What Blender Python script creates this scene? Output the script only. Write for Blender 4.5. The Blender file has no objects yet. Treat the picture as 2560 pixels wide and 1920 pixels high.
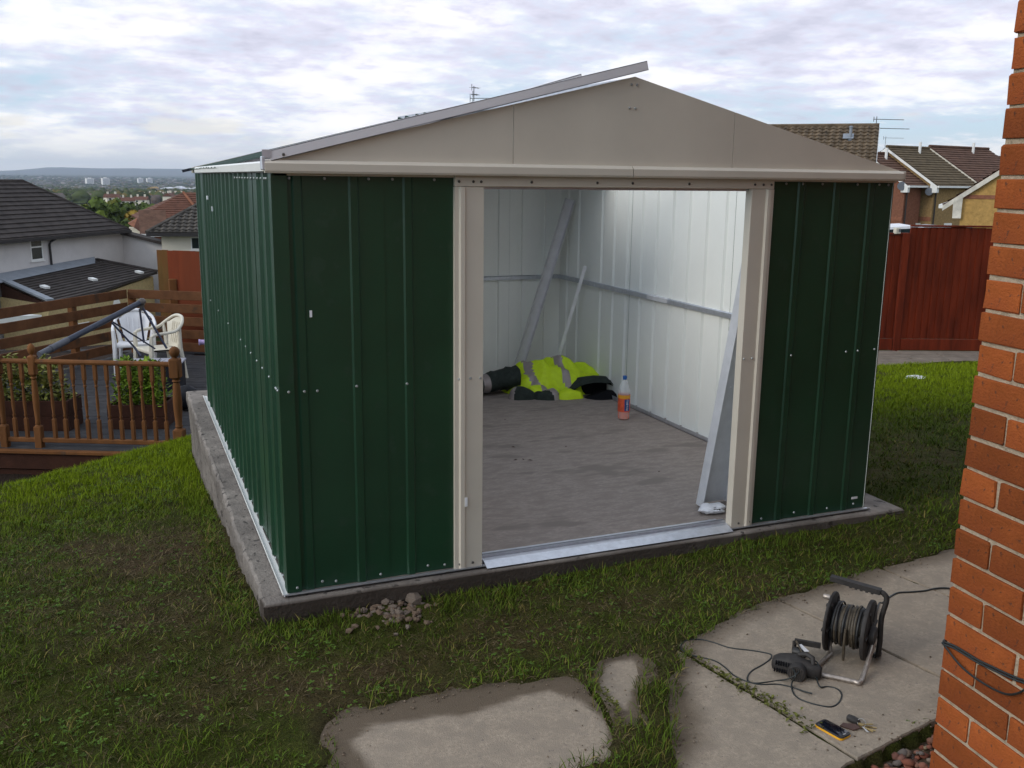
import bpy, math, random
import numpy as np
from mathutils import Vector, Matrix
R_ = random.Random(7)
NR = np.random.RandomState(11)
SC = bpy.context.scene
COL = SC.collection
rad = math.radians

# ------------------------------------------------------------------ camera
CAM = np.array([-0.578, -3.9034, 1.7641]); YAW, PIT, ROL, FPX = 0.3898, 0.2119, 0.0118, 2380.2
_f = np.array([math.sin(YAW)*math.cos(PIT), math.cos(YAW)*math.cos(PIT), -math.sin(PIT)])
_r0 = np.array([math.cos(YAW), -math.sin(YAW), 0.0]); _u0 = np.cross(_r0, _f)
_r = math.cos(ROL)*_r0 + math.sin(ROL)*_u0; _u = -math.sin(ROL)*_r0 + math.cos(ROL)*_u0
cd = bpy.data.cameras.new('camera'); cam = bpy.data.objects.new('camera', cd); COL.objects.link(cam)
cam.matrix_world = Matrix(((_r[0], _u[0], -_f[0], CAM[0]), (_r[1], _u[1], -_f[1], CAM[1]), (_r[2], _u[2], -_f[2], CAM[2]), (0, 0, 0, 1)))
cd.sensor_width = 36; cd.lens = FPX*36/2560; cd.clip_start = .05; cd.clip_end = 40000
SC.camera = cam
# surveying helpers: photograph pixel (2560x1920) -> point of the place
def ray(px, py): return _f + _r*(px-1280)/FPX + _u*(960-py)/FPX
def at(px, py, d): return Vector(CAM + ray(px, py)*d)
def onz(px, py, z):
    q = ray(px, py); return Vector(CAM + q*(z-CAM[2])/q[2])
def onpl(px, py, P, N):
    q = Vector(ray(px, py)); c = Vector(CAM); N = Vector(N); return c + q*((Vector(P)-c).dot(N)/q.dot(N))

# ------------------------------------------------------------------ light
SUN_EL, SUN_AZ = rad(28), rad(-94)          # azimuth from +Y towards +X: low, from beyond the town on the left
sd = Vector((math.sin(SUN_AZ)*math.cos(SUN_EL), math.cos(SUN_AZ)*math.cos(SUN_EL), math.sin(SUN_EL)))
sl = bpy.data.lights.new('sun', 'SUN'); sl.energy = 1.3; sl.angle = rad(24); sl.color = (1.0, .93, .82)
so = bpy.data.objects.new('sun', sl); COL.objects.link(so)
so.rotation_euler = (-sd).to_track_quat('-Z', 'Y').to_euler(); so.location = sd*50
w = bpy.data.worlds.new('World'); SC.world = w; w.use_nodes = True
nt = w.node_tree; nt.nodes.clear()
def N(t, **k):
    n = nt.nodes.new(t)
    for a, b in k.items(): setattr(n, a, b)
    return n
def L(a, b): nt.links.new(a, b)
def math_n(op, a, b=None, c=None):
    n = N('ShaderNodeMath', operation=op)
    for i, v in enumerate((a, b, c)):
        if v is None: continue
        if isinstance(v, (int, float)): n.inputs[i].default_value = v
        else: L(v, n.inputs[i])
    return n.outputs[0]
def ramp(fac, stops):
    n = N('ShaderNodeValToRGB'); L(fac, n.inputs[0]); e = n.color_ramp.elements
    while len(e) < len(stops): e.new(.5)
    for i, (p, c) in enumerate(stops): e[i].position = p; e[i].color = (*c, 1) if len(c) == 3 else c
    return n.outputs[0]
def mixc(f, a, b):
    n = N('ShaderNodeMix', data_type='RGBA'); 
    if isinstance(f, (int, float)): n.inputs[0].default_value = f
    else: L(f, n.inputs[0])
    for i, v in ((6, a), (7, b)):
        if isinstance(v, tuple): n.inputs[i].default_value = (*v, 1)
        else: L(v, n.inputs[i])
    return n.outputs[2]
def noise(vec, scale, detail=5, rough=.55, w=None):
    n = N('ShaderNodeTexNoise'); n.inputs['Scale'].default_value = scale; n.inputs['Detail'].default_value = detail; n.inputs['Roughness'].default_value = rough
    L(vec, n.inputs['Vector']); return n.outputs[0]
SKX, SKY_ = 20.0, 11.0
tc = N('ShaderNodeTexCoord'); sp = N('ShaderNodeSeparateXYZ'); L(tc.outputs['Generated'], sp.inputs[0])
zc = math_n('MAXIMUM', sp.outputs[2], 0.0)
den = math_n('ADD', zc, .17)
cb = N('ShaderNodeCombineXYZ'); L(math_n('DIVIDE', sp.outputs[0], den), cb.inputs[0]); L(math_n('DIVIDE', sp.outputs[1], den), cb.inputs[1])
n1 = noise(cb.outputs[0], 1.7, 8, .60); n2 = noise(cb.outputs[0], 7.5, 6, .58); ofs = N('ShaderNodeVectorMath', operation='ADD'); L(cb.outputs[0], ofs.inputs[0]); ofs.inputs[1].default_value = (SKX, SKY_, 0); n3 = noise(ofs.outputs[0], .16, 3, .5)
dens = math_n('ADD', math_n('MULTIPLY', n1, .66), math_n('MULTIPLY', n2, .38))
cloud = ramp(dens, [(.40, (1.08, 1.06, 1.04)), (.485, (.95, .94, .985)), (.55, (.765, .765, .90)), (.67, (.59, .60, .73))])
sky = N('ShaderNodeTexSky', sky_type='NISHITA'); sky.sun_disc = False; sky.sun_elevation = SUN_EL; sky.sun_rotation = SUN_AZ
sky.air_density = 1.2; sky.dust_density = .6
gap = ramp(math_n('ADD', math_n('MULTIPLY', n3, .8), math_n('MULTIPLY', n2, .25)), [(.50, (1, 1, 1)), (.60, (0, 0, 0))])
blue = mixc(.75, sky.outputs[0], (6.6, 8.9, 11.2))
cl10 = N('ShaderNodeVectorMath', operation='SCALE'); L(cloud, cl10.inputs[0]); cl10.inputs['Scale'].default_value = 12.0
c1 = mixc(math_n('MULTIPLY', math_n('MULTIPLY', gap, .95), ramp(dens, [(.44, (.25, .25, .25)), (.54, (1, 1, 1))])), cl10.outputs[0], blue)
hz = ramp(sp.outputs[2], [(0.0, (1, 1, 1)), (.016, (.7, .7, .7)), (.05, (0, 0, 0))])
c2 = mixc(math_n('MULTIPLY', hz, .85), c1, (8.9, 8.9, 8.7))
# low sunlit cumulus near the skyline
cb2 = N('ShaderNodeCombineXYZ'); L(math_n('MULTIPLY', sp.outputs[0], 9), cb2.inputs[0]); L(math_n('MULTIPLY', sp.outputs[1], 9), cb2.inputs[1]); L(math_n('MULTIPLY', sp.outputs[2], 34), cb2.inputs[2])
n4 = noise(cb2.outputs[0], 1.0, 5, .55)
band = ramp(sp.outputs[2], [(.004, (0, 0, 0)), (.022, (1, 1, 1)), (.045, (1, 1, 1)), (.075, (0, 0, 0))])
cum = math_n('MULTIPLY', ramp(n4, [(.56, (0, 0, 0)), (.64, (1, 1, 1))]), band)
c3 = mixc(math_n('MULTIPLY', cum, .75), c2, (10.2, 9.9, 9.2))
sdv = N('ShaderNodeVectorMath', operation='DOT_PRODUCT'); L(tc.outputs['Generated'], sdv.inputs[0]); sdv.inputs[1].default_value = sd
glow = math_n('ADD', math_n('MULTIPLY', math_n('POWER', math_n('MAXIMUM', sdv.outputs['Value'], 0.0), 2.0), .55), .93)
cg = N('ShaderNodeVectorMath', operation='SCALE'); L(c3, cg.inputs[0]); L(glow, cg.inputs['Scale']); c3 = cg.outputs[0]
bg = N('ShaderNodeBackground'); bg.inputs[1].default_value = .1; L(c3, bg.inputs[0])
wo = N('ShaderNodeOutputWorld'); L(bg.outputs[0], wo.inputs[0])
vs = SC.view_settings; vs.view_transform = 'Standard'; vs.look = 'None'; vs.exposure = 0.0; vs.gamma = 1.0
vs.use_curve_mapping = False
SC.cycles.max_bounces = 6; SC.cycles.diffuse_bounces = 4; SC.cycles.glossy_bounces = 3; SC.cycles.transparent_max_bounces = 8
SC.cycles.volume_bounces = 0; SC.cycles.use_denoising = True

# ------------------------------------------------------------------ materials
def mat(name, col, rough=.6, metal=0.0, var=.12, scale=8.0, bump=0.0, bscale=60.0, col2=None, spots=None, attr=None, spec=.5, stretch=None, alpha=None, trans=0, objrand=0):
    """Principled with noise-varied colour; col2 blends in large patches, spots = (colour, scale, threshold)"""
    global nt
    m = bpy.data.materials.new(name); m.use_nodes = True; nt = m.node_tree
    b = nt.nodes['Principled BSDF']
    t = N('ShaderNodeTexCoord'); vec = t.outputs['Object']
    if stretch:
        mp = N('ShaderNodeMapping'); L(vec, mp.inputs[0]); mp.inputs['Scale'].default_value = stretch; vec = mp.outputs[0]
    n = noise(vec, scale, 5, .6)
    lo = tuple(c*(1-var) for c in col); hi = tuple(min(1, c*(1+var)) for c in col)
    c = ramp(n, [(.3, lo), (.7, hi)])
    if col2:
        p = noise(vec, scale*.23, 4, .6); c = mixc(ramp(p, [(.42, (0, 0, 0)), (.62, (1, 1, 1))]), c, col2)
    if spots:
        q = noise(vec, spots[1], 3, .6); c = mixc(ramp(q, [(spots[2], (0, 0, 0)), (spots[2]+.06, (1, 1, 1))]), c, spots[0])
    if attr:
        a = N('ShaderNodeAttribute'); a.attribute_name = attr[0]; c = mixc(a.outputs['Fac'], c, attr[1])
    if objrand:
        oi = N('ShaderNodeObjectInfo'); sc_ = N('ShaderNodeVectorMath', operation='SCALE'); L(c, sc_.inputs[0]); L(math_n('ADD', math_n('MULTIPLY', oi.outputs['Random'], objrand*2), 1-objrand), sc_.inputs['Scale']); c = sc_.outputs[0]
    L(c, b.inputs['Base Color'])
    b.inputs['Roughness'].default_value = rough; b.inputs['Metallic'].default_value = metal
    b.inputs['Specular IOR Level'].default_value = spec if rough < .7 else min(spec, .18)
    if trans: b.inputs['Transmission Weight'].default_value = trans
    if bump:
        bn = noise(vec, bscale, 4, .6); bp = N('ShaderNodeBump'); bp.inputs['Strength'].default_value = bump; bp.inputs['Distance'].default_value = .01
        L(bn, bp.inputs['Height']); L(bp.outputs[0], b.inputs['Normal'])
    return m
def vcmat(name, rough=.8, transl=False):
    global nt
    m = bpy.data.materials.new(name); m.use_nodes = True; nt = m.node_tree
    b = nt.nodes['Principled BSDF']; a = N('ShaderNodeAttribute'); a.attribute_name = 'col'
    L(a.outputs['Color'], b.inputs['Base Color']); b.inputs['Roughness'].default_value = rough; b.inputs['Specular IOR Level'].default_value = .08
    return m
M = {}
M['green'] = mat('green_painted_steel', (.008, .043, .0185), .40, 0, .16, 3, .10, 4.5, spots=((.014, .046, .024), 9, .60))
M['white_in'] = mat('white_coated_steel', (.83, .84, .80), .38, 0, .03, 2, .01, 200)
M['taupe'] = mat('taupe_painted_steel', (.60, .54, .45), .5, 0, .05, 3, .02, 400)
M['rgreen'] = mat('dull_green_roof_steel', (.022, .050, .036), .55, 0, .15, 3)
M['primer'] = mat('grey_green_primer', (.085, .11, .09), .5)
M['trim'] = mat('pale_trim', (.76, .73, .75), .5, 0, .05, 3)  # lighter tone than the taupe steel, for the loose trims
M['taupe_d'] = mat('taupe_trim_shadow', (.40, .34, .29), .5, 0, .05, 3)
M['galv'] = mat('galvanised_steel', (.58, .60, .65), .42, .75, .10, 30, .03, 90)
M['zinc'] = mat('zinc_grey_channel', (.62, .62, .64), .45, .1, .08, 14)
M['bolt'] = mat('bolt_zinc', (.40, .42, .42), .45, .6)
M['boltd'] = mat('bolt_dark', (.10, .09, .08), .45, .4)
M['conc'] = mat('concrete_base', (.235, .205, .18), .9, 0, .25, 9, .7, 55, col2=(.15, .13, .115), spots=((.075, .066, .06), 19, .60), attr=('mud_and_dark', (.050, .038, .030)))
M['floorc'] = mat('concrete_floor', (.295, .25, .222), .9, 0, .20, 55, .5, 130, col2=(.245, .207, .185), spots=((.212, .180, .160), 2.6, .57), stretch=(.6, 1.5, 1))
M['pave'] = mat('paving_concrete', (.335, .275, .212), .92, 0, .20, 70, .5, 180, col2=(.285, .236, .185), spots=((.22, .18, .15), 48, .66), attr=('mud_and_dark', (.110, .082, .056)))
M['soil'] = mat('bare_soil', (.070, .048, .030), .95, 0, .35, 30, .8, 45)
M['brick'] = mat('orange_brick', (.285, .072, .017), .9, 0, .22, 30, .5, 150, col2=(.235, .056, .016), spots=((.13, .045, .022), 70, .62), objrand=.30)
M['mortar'] = mat('mortar', (.40, .315, .225), .95, 0, .22, 40, .7, 130, spots=((.28, .22, .155), 25, .6))
M['black'] = mat('black_plastic', (.014, .013, .013), .5, 0, .3, 30, .1, 200)
M['dusty'] = mat('dusty_black_plastic', (.026, .022, .020), .68, 0, .4, 40, .1, 200)
M['cable'] = mat('black_cable', (.010, .014, .014), .45)
M['cabled'] = mat('dirty_brown_cable', (.060, .045, .028), .6, 0, .45, 60)
M['tube'] = mat('worn_steel_tube', (.10, .085, .075), .45, .4, .4, 40)
M['tubeb'] = mat('bare_worn_steel', (.36, .31, .27), .4, .6, .3, 60)
M['yellow'] = mat('yellow_plastic', (.75, .36, .01), .4)
M['screen'] = mat('phone_glass', (.006, .007, .014), .12)
M['whitep'] = mat('white_plastic', (.74, .73, .74), .45, 0, .06, 8)
M['cream'] = mat('cream_plastic', (.62, .57, .47), .5, 0, .06, 8)
M['bag'] = mat('white_bag_film', (.72, .72, .75), .4, 0, .05, 20)
M['hivis'] = mat('high_vis_yellow', (.55, .74, .008), .65, 0, .08, 30, .15, 120)
M['navy'] = mat('dark_green_cloth', (.028, .036, .032), .8, 0, .25, 30, .2, 150)
M['lining'] = mat('black_lining', (.006, .006, .008), .9)
M['reflect'] = mat('grey_reflective_tape', (.30, .26, .25), .5, .2, .08, 30)
M['orange'] = mat('orange_drink', (.80, .13, .008), .2, 0, .05)
M['blue'] = mat('blue_label', (.01, .06, .24), .45)
M['bcap'] = mat('blue_cap', (.01, .10, .35), .4)
M['olabel'] = mat('orange_label', (.70, .10, .04), .45, 0, .25, 25)
M['ylabel'] = mat('yellow_label', (.72, .34, .02), .45, 0, .2, 25)
M['white'] = mat('white_print', (.8, .8, .82), .5)
M['brass'] = mat('brass_key', (.42, .30, .12), .35, .8)
M['steel'] = mat('steel_key', (.5, .48, .46), .3, .85)
M['leather'] = mat('brown_leather', (.06, .028, .020), .6)
M['timber'] = mat('stained_timber', (.150, .060, .019), .75, 0, .3, 6, .3, 60, stretch=(1, 1, .25), spots=((.09, .05, .03), 5, .60))
M['slat'] = mat('brown_stained_board', (.120, .050, .021), .8, 0, .28, 5, .3, 60, spots=((.07, .038, .022), 4, .62))
M['fascia'] = mat('dark_timber', (.045, .017, .010), .85, 0, .3, 6, .3, 50)
M['deck'] = mat('grey_decking', (.042, .040, .042), .85, 0, .3, 6, .3, 60)
M['redfence'] = mat('red_stained_fence', (.120, .017, .005), .75, 0, .42, 9, .3, 70, stretch=(1, 1, .15))
M['rustfence'] = mat('rust_stained_panel', (.20, .040, .014), .8, 0, .3, 5, .3, 60, stretch=(1, 1, .2), col2=(.15, .036, .014))
M['mossfence'] = mat('mossy_panel', (.12, .075, .022), .85, 0, .3, 5, .3, 60, stretch=(1, 1, .2), col2=(.17, .045, .016))
M['kerb'] = mat('path_sleepers', (.20, .165, .135), .9, 0, .2, 6, .4, 50)
M['navypole'] = mat('navy_painted_tube', (.035, .040, .060), .45, .3, .2, 20)
M['sleeve'] = mat('dull_grey_sleeve', (.085, .088, .105), .6, 0, .2, 20)
M['navyarm'] = mat('navy_arm', (.010, .014, .040), .4)
M['greycl'] = mat('grey_cover', (.32, .31, .35), .6)
M['darkcl'] = mat('dark_cover', (.018, .018, .022), .7, 0, .3, 10)
M['pink'] = mat('pink_plastic', (.75, .22, .45), .4)
M['lilac'] = mat('lilac_plastic', (.38, .28, .50), .4)
M['render'] = mat('white_render', (.60, .565, .55), .92, 0, .06, 1.5, .3, 30)
M['render2'] = mat('cream_render', (.70, .64, .53), .92, 0, .05, 1.5, .3, 30)
M['dtile'] = mat('dark_concrete_tile', (.050, .041, .037), .8, 0, .35, 2.2, .3, 20)
M['rtile'] = mat('rust_tile', (.130, .058, .038), .85, 0, .3, 2.2, .3, 20)
M['otile'] = mat('orange_ridge_tile', (.22, .09, .05), .85, 0, .3, 3)
M['gtile'] = mat('grey_green_tile', (.085, .075, .065), .85, 0, .4, 2.2, .3, 20)
M['btile'] = mat('brown_roll_tile', (.125, .090, .058), .85, 0, .4, 2.5, .3, 20, spots=((.05, .04, .03), 2.0, .62))
M['brtile'] = mat('brown_flat_tile', (.115, .062, .042), .85, 0, .3, 2.5, .3, 20)
M['brtile2'] = mat('olive_brown_tile', (.112, .082, .048), .85, 0, .3, 2.5, .3, 20)
M['lead'] = mat('lead_flashing', (.22, .24, .27), .6, 0, .15, 2)
M['fasciab'] = mat('black_gutter', (.020, .016, .016), .6)
M['ybrick'] = mat('yellow_brick', (.42, .255, .085), .92, 0, .22, 9, .3, 20)
M['pbrick'] = mat('pale_yellow_brick', (.46, .35, .18), .92, 0, .22, 9, .3, 20)
M['ybrickd'] = mat('buff_brick', (.29, .19, .085), .92, 0, .22, 9, .3, 20)
M['rbrick'] = mat('red_brick', (.20, .085, .052), .92, 0, .22, 9, .3, 20)
M['bandb'] = mat('brick_band', (.24, .10, .06), .92, 0, .2, 9)
M['upvc'] = mat('white_upvc', (.76, .75, .72), .5, 0, .05, 3)
M['glass'] = mat('window_glass', (.012, .020, .024), .12)
M['wbar'] = mat('weathered_bargeboard', (.60, .56, .48), .7, 0, .25, 4)
M['dish'] = mat('grey_dish', (.12, .13, .15), .5)
M['alum'] = mat('aerial_metal', (.16, .17, .19), .45, .5)
M['carp'] = mat('black_car_paint', (.012, .012, .016), .25)
M['carw'] = mat('white_car_paint', (.70, .70, .74), .3)
M['carl'] = mat('red_lamp', (.40, .01, .02), .3)
M['tyre'] = mat('tyre_rubber', (.015, .015, .015), .8)
M['stone'] = mat('rubble_stone', (.165, .13, .105), .92, 0, .2, 30, .4, 60)
M['stone2'] = mat('rubble_stone_rust', (.15, .105, .075), .92, 0, .2, 30, .4, 60)
M['vc'] = vcmat('grass_blades', .75); M['vcs'] = vcmat('mixed_stone', .85); M['vct'] = vcmat('far_town', .9); M['vcl'] = vcmat('leaves', .7)
M['bark'] = mat('bark', (.06, .045, .03), .9)
M['tower'] = mat('tower_cladding', (.80, .76, .72), .85, 0, .04, .05)
M['towerg'] = mat('tower_window_band', (.22, .22, .25), .6)

# ------------------------------------------------------------------ mesh helpers
WM = {}
class MB:
    def __init__(s): s.v = []; s.f = []; s.m = []
    def add(s, vs, fs, mi=0):
        o = len(s.v); s.v += [tuple(v) for v in vs]
        s.f += [tuple(i+o for i in f) for f in fs]; s.m += [mi]*len(fs)
    def box(s, a, b, mi=0, T=None, c=0.0):
        (x0, y0, z0), (x1, y1, z1) = a, b
        if c <= 0:
            vs = [(x0, y0, z0), (x1, y0, z0), (x1, y1, z0), (x0, y1, z0), (x0, y0, z1), (x1, y0, z1), (x1, y1, z1), (x0, y1, z1)]
            fs = [(0, 3, 2, 1), (4, 5, 6, 7), (0, 1, 5, 4), (1, 2, 6, 5), (2, 3, 7, 6), (3, 0, 4, 7)]
        else:
            vs, fs = chamfer(x0, y0, z0, x1, y1, z1, c)
        if T is not None: vs = [T @ Vector(v) for v in vs]
        s.add(vs, fs, mi)
    def tube(s, pts, r, seg=8, mi=0, caps=True, flat=None):
        P = [Vector(p) for p in pts]; n = len(P)
        rs = r if isinstance(r, (list, tuple)) else [r]*n
        vs = []; up = None
        for i in range(n):
            t = (P[min(i+1, n-1)]-P[max(i-1, 0)]).normalized()
            if up is None:
                up = t.orthogonal().normalized() if flat is None else (Vector(flat)-t*t.dot(Vector(flat))).normalized()
            else:
                up = (up - t*up.dot(t)).normalized()
            sd_ = t.cross(up)
            for k in range(seg):
                a = 2*math.pi*k/seg; vs.append(P[i]+(up*math.cos(a)+sd_*math.sin(a))*rs[i])
        fs = [(i*seg+k, i*seg+(k+1) % seg, (i+1)*seg+(k+1) % seg, (i+1)*seg+k) for i in range(n-1) for k in range(seg)]
        if caps: fs += [tuple(range(seg-1, -1, -1)), tuple((n-1)*seg+k for k in range(seg))]
        s.add(vs, fs, mi)
    def bar(s, p, q, wd, ht, mi=0, up=(0, 0, 1)):
        p, q = Vector(p), Vector(q); t = (q-p).normalized(); u = Vector(up); u = (u-t*u.dot(t)).normalized(); sd_ = t.cross(u)
        vs = [b+sd_*a*wd/2+u*c*ht/2 for b in (p, q) for a, c in ((-1, -1), (1, -1), (1, 1), (-1, 1))]
        s.add(vs, [(0, 1, 2, 3), (7, 6, 5, 4), (0, 4, 5, 1), (1, 5, 6, 2), (2, 6, 7, 3), (3, 7, 4, 0)], mi)
    def lathe(s, prof, seg=12, T=None, mi=0):
        vs = [(r*math.cos(2*math.pi*k/seg), r*math.sin(2*math.pi*k/seg), z) for r, z in prof for k in range(seg)]
        n = len(prof)
        fs = [(i*seg+k, i*seg+(k+1) % seg, (i+1)*seg+(k+1) % seg, (i+1)*seg+k) for i in range(n-1) for k in range(seg)]
        fs += [tuple(range(seg-1, -1, -1)), tuple((n-1)*seg+k for k in range(seg))]
        if T is not None: vs = [T @ Vector(v) for v in vs]
        s.add(vs, fs, mi)
    def prism(s, poly, vec, mi=0, mi2=None):
        n = len(poly); P = [Vector(p) for p in poly]; V = Vector(vec)
        s.add(P+[p+V for p in P], [tuple(range(n-1, -1, -1))], mi); o = len(s.v)-2*n
        s.f.append(tuple(o+n+i for i in range(n))); s.m.append(mi if mi2 is None else mi2)
        for i in range(n):
            j = (i+1) % n; s.f.append((o+i, o+j, o+n+j, o+n+i)); s.m.append(mi)
    def grid(s, fn, nu, nv, mi=0, flip=False):
        vs = [fn(i/nu, j/nv) for i in range(nu+1) for j in range(nv+1)]
        q = nv+1
        fs = [(i*q+j, (i+1)*q+j, (i+1)*q+j+1, i*q+j+1) for i in range(nu) for j in range(nv)]
        if flip: fs = [f[::-1] for f in fs]
        s.add(vs, fs, mi)
    def build(s, name, mats, parent=None, local=False, smooth=None, col=None):
        me = bpy.data.meshes.new(name)
        vs = s.v
        if parent is not None and not local:
            inv = WM[parent].inverted(); vs = [tuple(inv @ Vector(v)) for v in vs]
        me.from_pydata(vs, [], s.f)
        for m in (mats if isinstance(mats, (list, tuple)) else [mats]): me.materials.append(m)
        if any(s.m): me.polygons.foreach_set('material_index', s.m)
        me.validate(); me.update()
        if smooth is not None:
            me.polygons.foreach_set('use_smooth', [True]*len(me.polygons)); me.set_sharp_from_angle(angle=rad(smooth))
        return link(name, me, parent)
def link(name, me, parent=None, mtx=None):
    o = bpy.data.objects.new(name, me); COL.objects.link(o)
    m = mtx if mtx is not None else Matrix()
    o.matrix_basis = m
    if parent is not None: o.parent = parent; WM[o] = WM[parent] @ m
    else: WM[o] = m.copy()
    return o
def chamfer(x0, y0, z0, x1, y1, z1, c):
    vs = []; idx = {}
    def v(p):
        k = tuple(round(a, 6) for a in p)
        if k not in idx: idx[k] = len(vs); vs.append(p)
        return idx[k]
    X = (x0, x1); Y = (y0, y1); Z = (z0, z1); sg = (1, -1)
    P = {}
    for i in (0, 1):
        for j in (0, 1):
            for k in (0, 1):
                P[i, j, k, 0] = v((X[i], Y[j]+c*sg[j], Z[k]+c*sg[k]))
                P[i, j, k, 1] = v((X[i]+c*sg[i], Y[j], Z[k]+c*sg[k]))
                P[i, j, k, 2] = v((X[i]+c*sg[i], Y[j]+c*sg[j], Z[k]))
    fs = []
    cen = Vector(((x0+x1)/2, (y0+y1)/2, (z0+z1)/2))
    def f(*ids):
        a, b, d = (Vector(vs[i]) for i in ids[:3]); n = (b-a).cross(d-a); m = sum((Vector(vs[i]) for i in ids), Vector())/len(ids)
        fs.append(tuple(ids) if n.dot(m-cen) > 0 else tuple(ids[::-1]))
    for i in (0, 1): f(P[i, 0, 0, 0], P[i, 1, 0, 0], P[i, 1, 1, 0], P[i, 0, 1, 0])
    for j in (0, 1): f(P[0, j, 0, 1], P[1, j, 0, 1], P[1, j, 1, 1], P[0, j, 1, 1])
    for k in (0, 1): f(P[0, 0, k, 2], P[1, 0, k, 2], P[1, 1, k, 2], P[0, 1, k, 2])
    for i in (0, 1):
        for j in (0, 1): f(P[i, j, 0, 0], P[i, j, 1, 0], P[i, j, 1, 1], P[i, j, 0, 1])
        for k in (0, 1): f(P[i, 0, k, 0], P[i, 1, k, 0], P[i, 1, k, 2], P[i, 0, k, 2])
    for j in (0, 1):
        for k in (0, 1): f(P[0, j, k, 1], P[1, j, k, 1], P[1, j, k, 2], P[0, j, k, 2])
    for i in (0, 1):
        for j in (0, 1):
            for k in (0, 1): f(P[i, j, k, 0], P[i, j, k, 1], P[i, j, k, 2])
    return vs, fs
def tag(o, label=None, cat=None, group=None, kind=None):
    if label: o['label'] = label
    if cat: o['category'] = cat
    if group: o['group'] = group
    if kind: o['kind'] = kind
    return o
def thing(name, label, cat, loc=(0, 0, 0), rotz=0, group=None):
    o = bpy.data.objects.new(name, None); COL.objects.link(o); o.empty_display_size = .1
    m = Matrix.Translation(Vector(loc)) @ Matrix.Rotation(rotz, 4, 'Z'); o.matrix_basis = m; WM[o] = m
    return tag(o, label, cat, group)
def dup(root, loc, rotz, label=None, scale=1.0):
    def cp(o, par):
        c = o.copy(); COL.objects.link(c)
        if par: c.parent = par; WM[c] = WM[par] @ c.matrix_basis
        for ch in [k for k in bpy.data.objects if k.parent == o and k is not c]: cp(ch, c)
        return c
    kids = [k for k in bpy.data.objects if k.parent == root]
    r = root.copy(); COL.objects.link(r)
    r.matrix_basis = Matrix.Translation(Vector(loc)) @ Matrix.Rotation(rotz, 4, 'Z') @ Matrix.Scale(scale, 4); WM[r] = r.matrix_basis.copy()
    for k in kids: cp(k, r)
    if label: r['label'] = label
    return r
def piece(name, me, parent, loc, rot=None):
    m = Matrix.Translation(Vector(loc))
    if rot is not None: m = m @ rot
    return link(name, me, parent, m)
# value noise for geometry
_tab = NR.rand(256, 256)
def vnoise(x, y):
    x = np.asarray(x, float); y = np.asarray(y, float)
    xi = np.floor(x).astype(int); yi = np.floor(y).astype(int); fx = x-xi; fy = y-yi
    fx = fx*fx*(3-2*fx); fy = fy*fy*(3-2*fy)
    a = _tab[xi & 255, yi & 255]; b = _tab[(xi+1) & 255, yi & 255]; c = _tab[xi & 255, (yi+1) & 255]; d = _tab[(xi+1) & 255, (yi+1) & 255]
    return (a*(1-fx)+b*fx)*(1-fy)+(c*(1-fx)+d*fx)*fy
def fbm(x, y, o=4):
    s = 0; a = .5
    for i in range(o): s = s+a*vnoise(np.asarray(x)*2**i+17*i, np.asarray(y)*2**i+31*i); a *= .5
    return s/(1-.5**o)
def sm(a, b, x): t = np.clip((np.asarray(x, float)-a)/(b-a), 0, 1); return t*t*(3-2*t)
def in_poly(px, py, poly):
    ins = np.zeros(np.shape(px), bool); n = len(poly)
    for i in range(n):
        x1, y1 = poly[i]; x2, y2 = poly[(i+1) % n]
        c = ((y1 > py) != (y2 > py)) & (px < (x2-x1)*(py-y1)/(y2-y1+1e-12)+x1); ins ^= c
    return ins
def poly_dist(px, py, poly):
    d = np.full(np.shape(px), 1e9); n = len(poly)
    for i in range(n):
        a = np.array(poly[i]); b = np.array(poly[(i+1) % n]); e = b-a
        t = np.clip(((px-a[0])*e[0]+(py-a[1])*e[1])/(e@e), 0, 1)
        d = np.minimum(d, np.hypot(px-a[0]-t*e[0], py-a[1]-t*e[1]))
    return np.where(in_poly(px, py, poly), -d, d)

# ------------------------------------------------------------------ the garden ground
W, D, H, PX, PZ = 3.147, 4.034, 1.78, 1.59, 2.215       # shed width, depth, eaves, ridge
PAVZ = -.10
P_LEFT = [(-.10, -2.2), (-.05, -1.16), (-.01, -.92), (.04, -.86), (.25, -.85), (.48, -.86), (.6, -.86), (.78, -.9), (.89, -.94), (.915, -1.08), (.895, -1.22), (.84, -1.36), (.75, -1.42), (.61, -1.435), (.5, -1.5), (.44, -2.2)]
P_SMALL = [(.935, -1.05), (1.01, -.95), (1.09, -.85), (1.23, -.83), (1.235, -.96), (1.12, -1.06), (1.04, -1.19), (1.0, -1.27), (.90, -1.235)]
P_RIGHT = [(4.8, -.2), (3.34, -.45), (2.8, -.52), (2.54, -.57), (2.16, -.63), (1.87, -.68), (1.65, -.77), (1.47, -.85), (1.40, -.96), (1.27, -1.08), (1.18, -1.25), (1.09, -1.40), (.98, -1.56), (.90, -1.9), (.95, -2.6), (1.25, -2.6), (1.22, -1.82), (1.55, -1.735), (2.0, -1.64), (4.8, -1.0)]
P_GRAVEL = [(1.20, -1.84), (1.55, -1.75), (2.0, -1.655), (4.8, -1.02), (4.8, -2.2), (1.27, -2.28), (1.20, -2.35)]
def paved(x, y):
    return np.minimum(np.minimum(poly_dist(x, y, P_LEFT), poly_dist(x, y, P_SMALL)), poly_dist(x, y, P_RIGHT))
def crest(x, y): return (x+1.5)*(-.77)+(y-3.75)*.64
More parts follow.
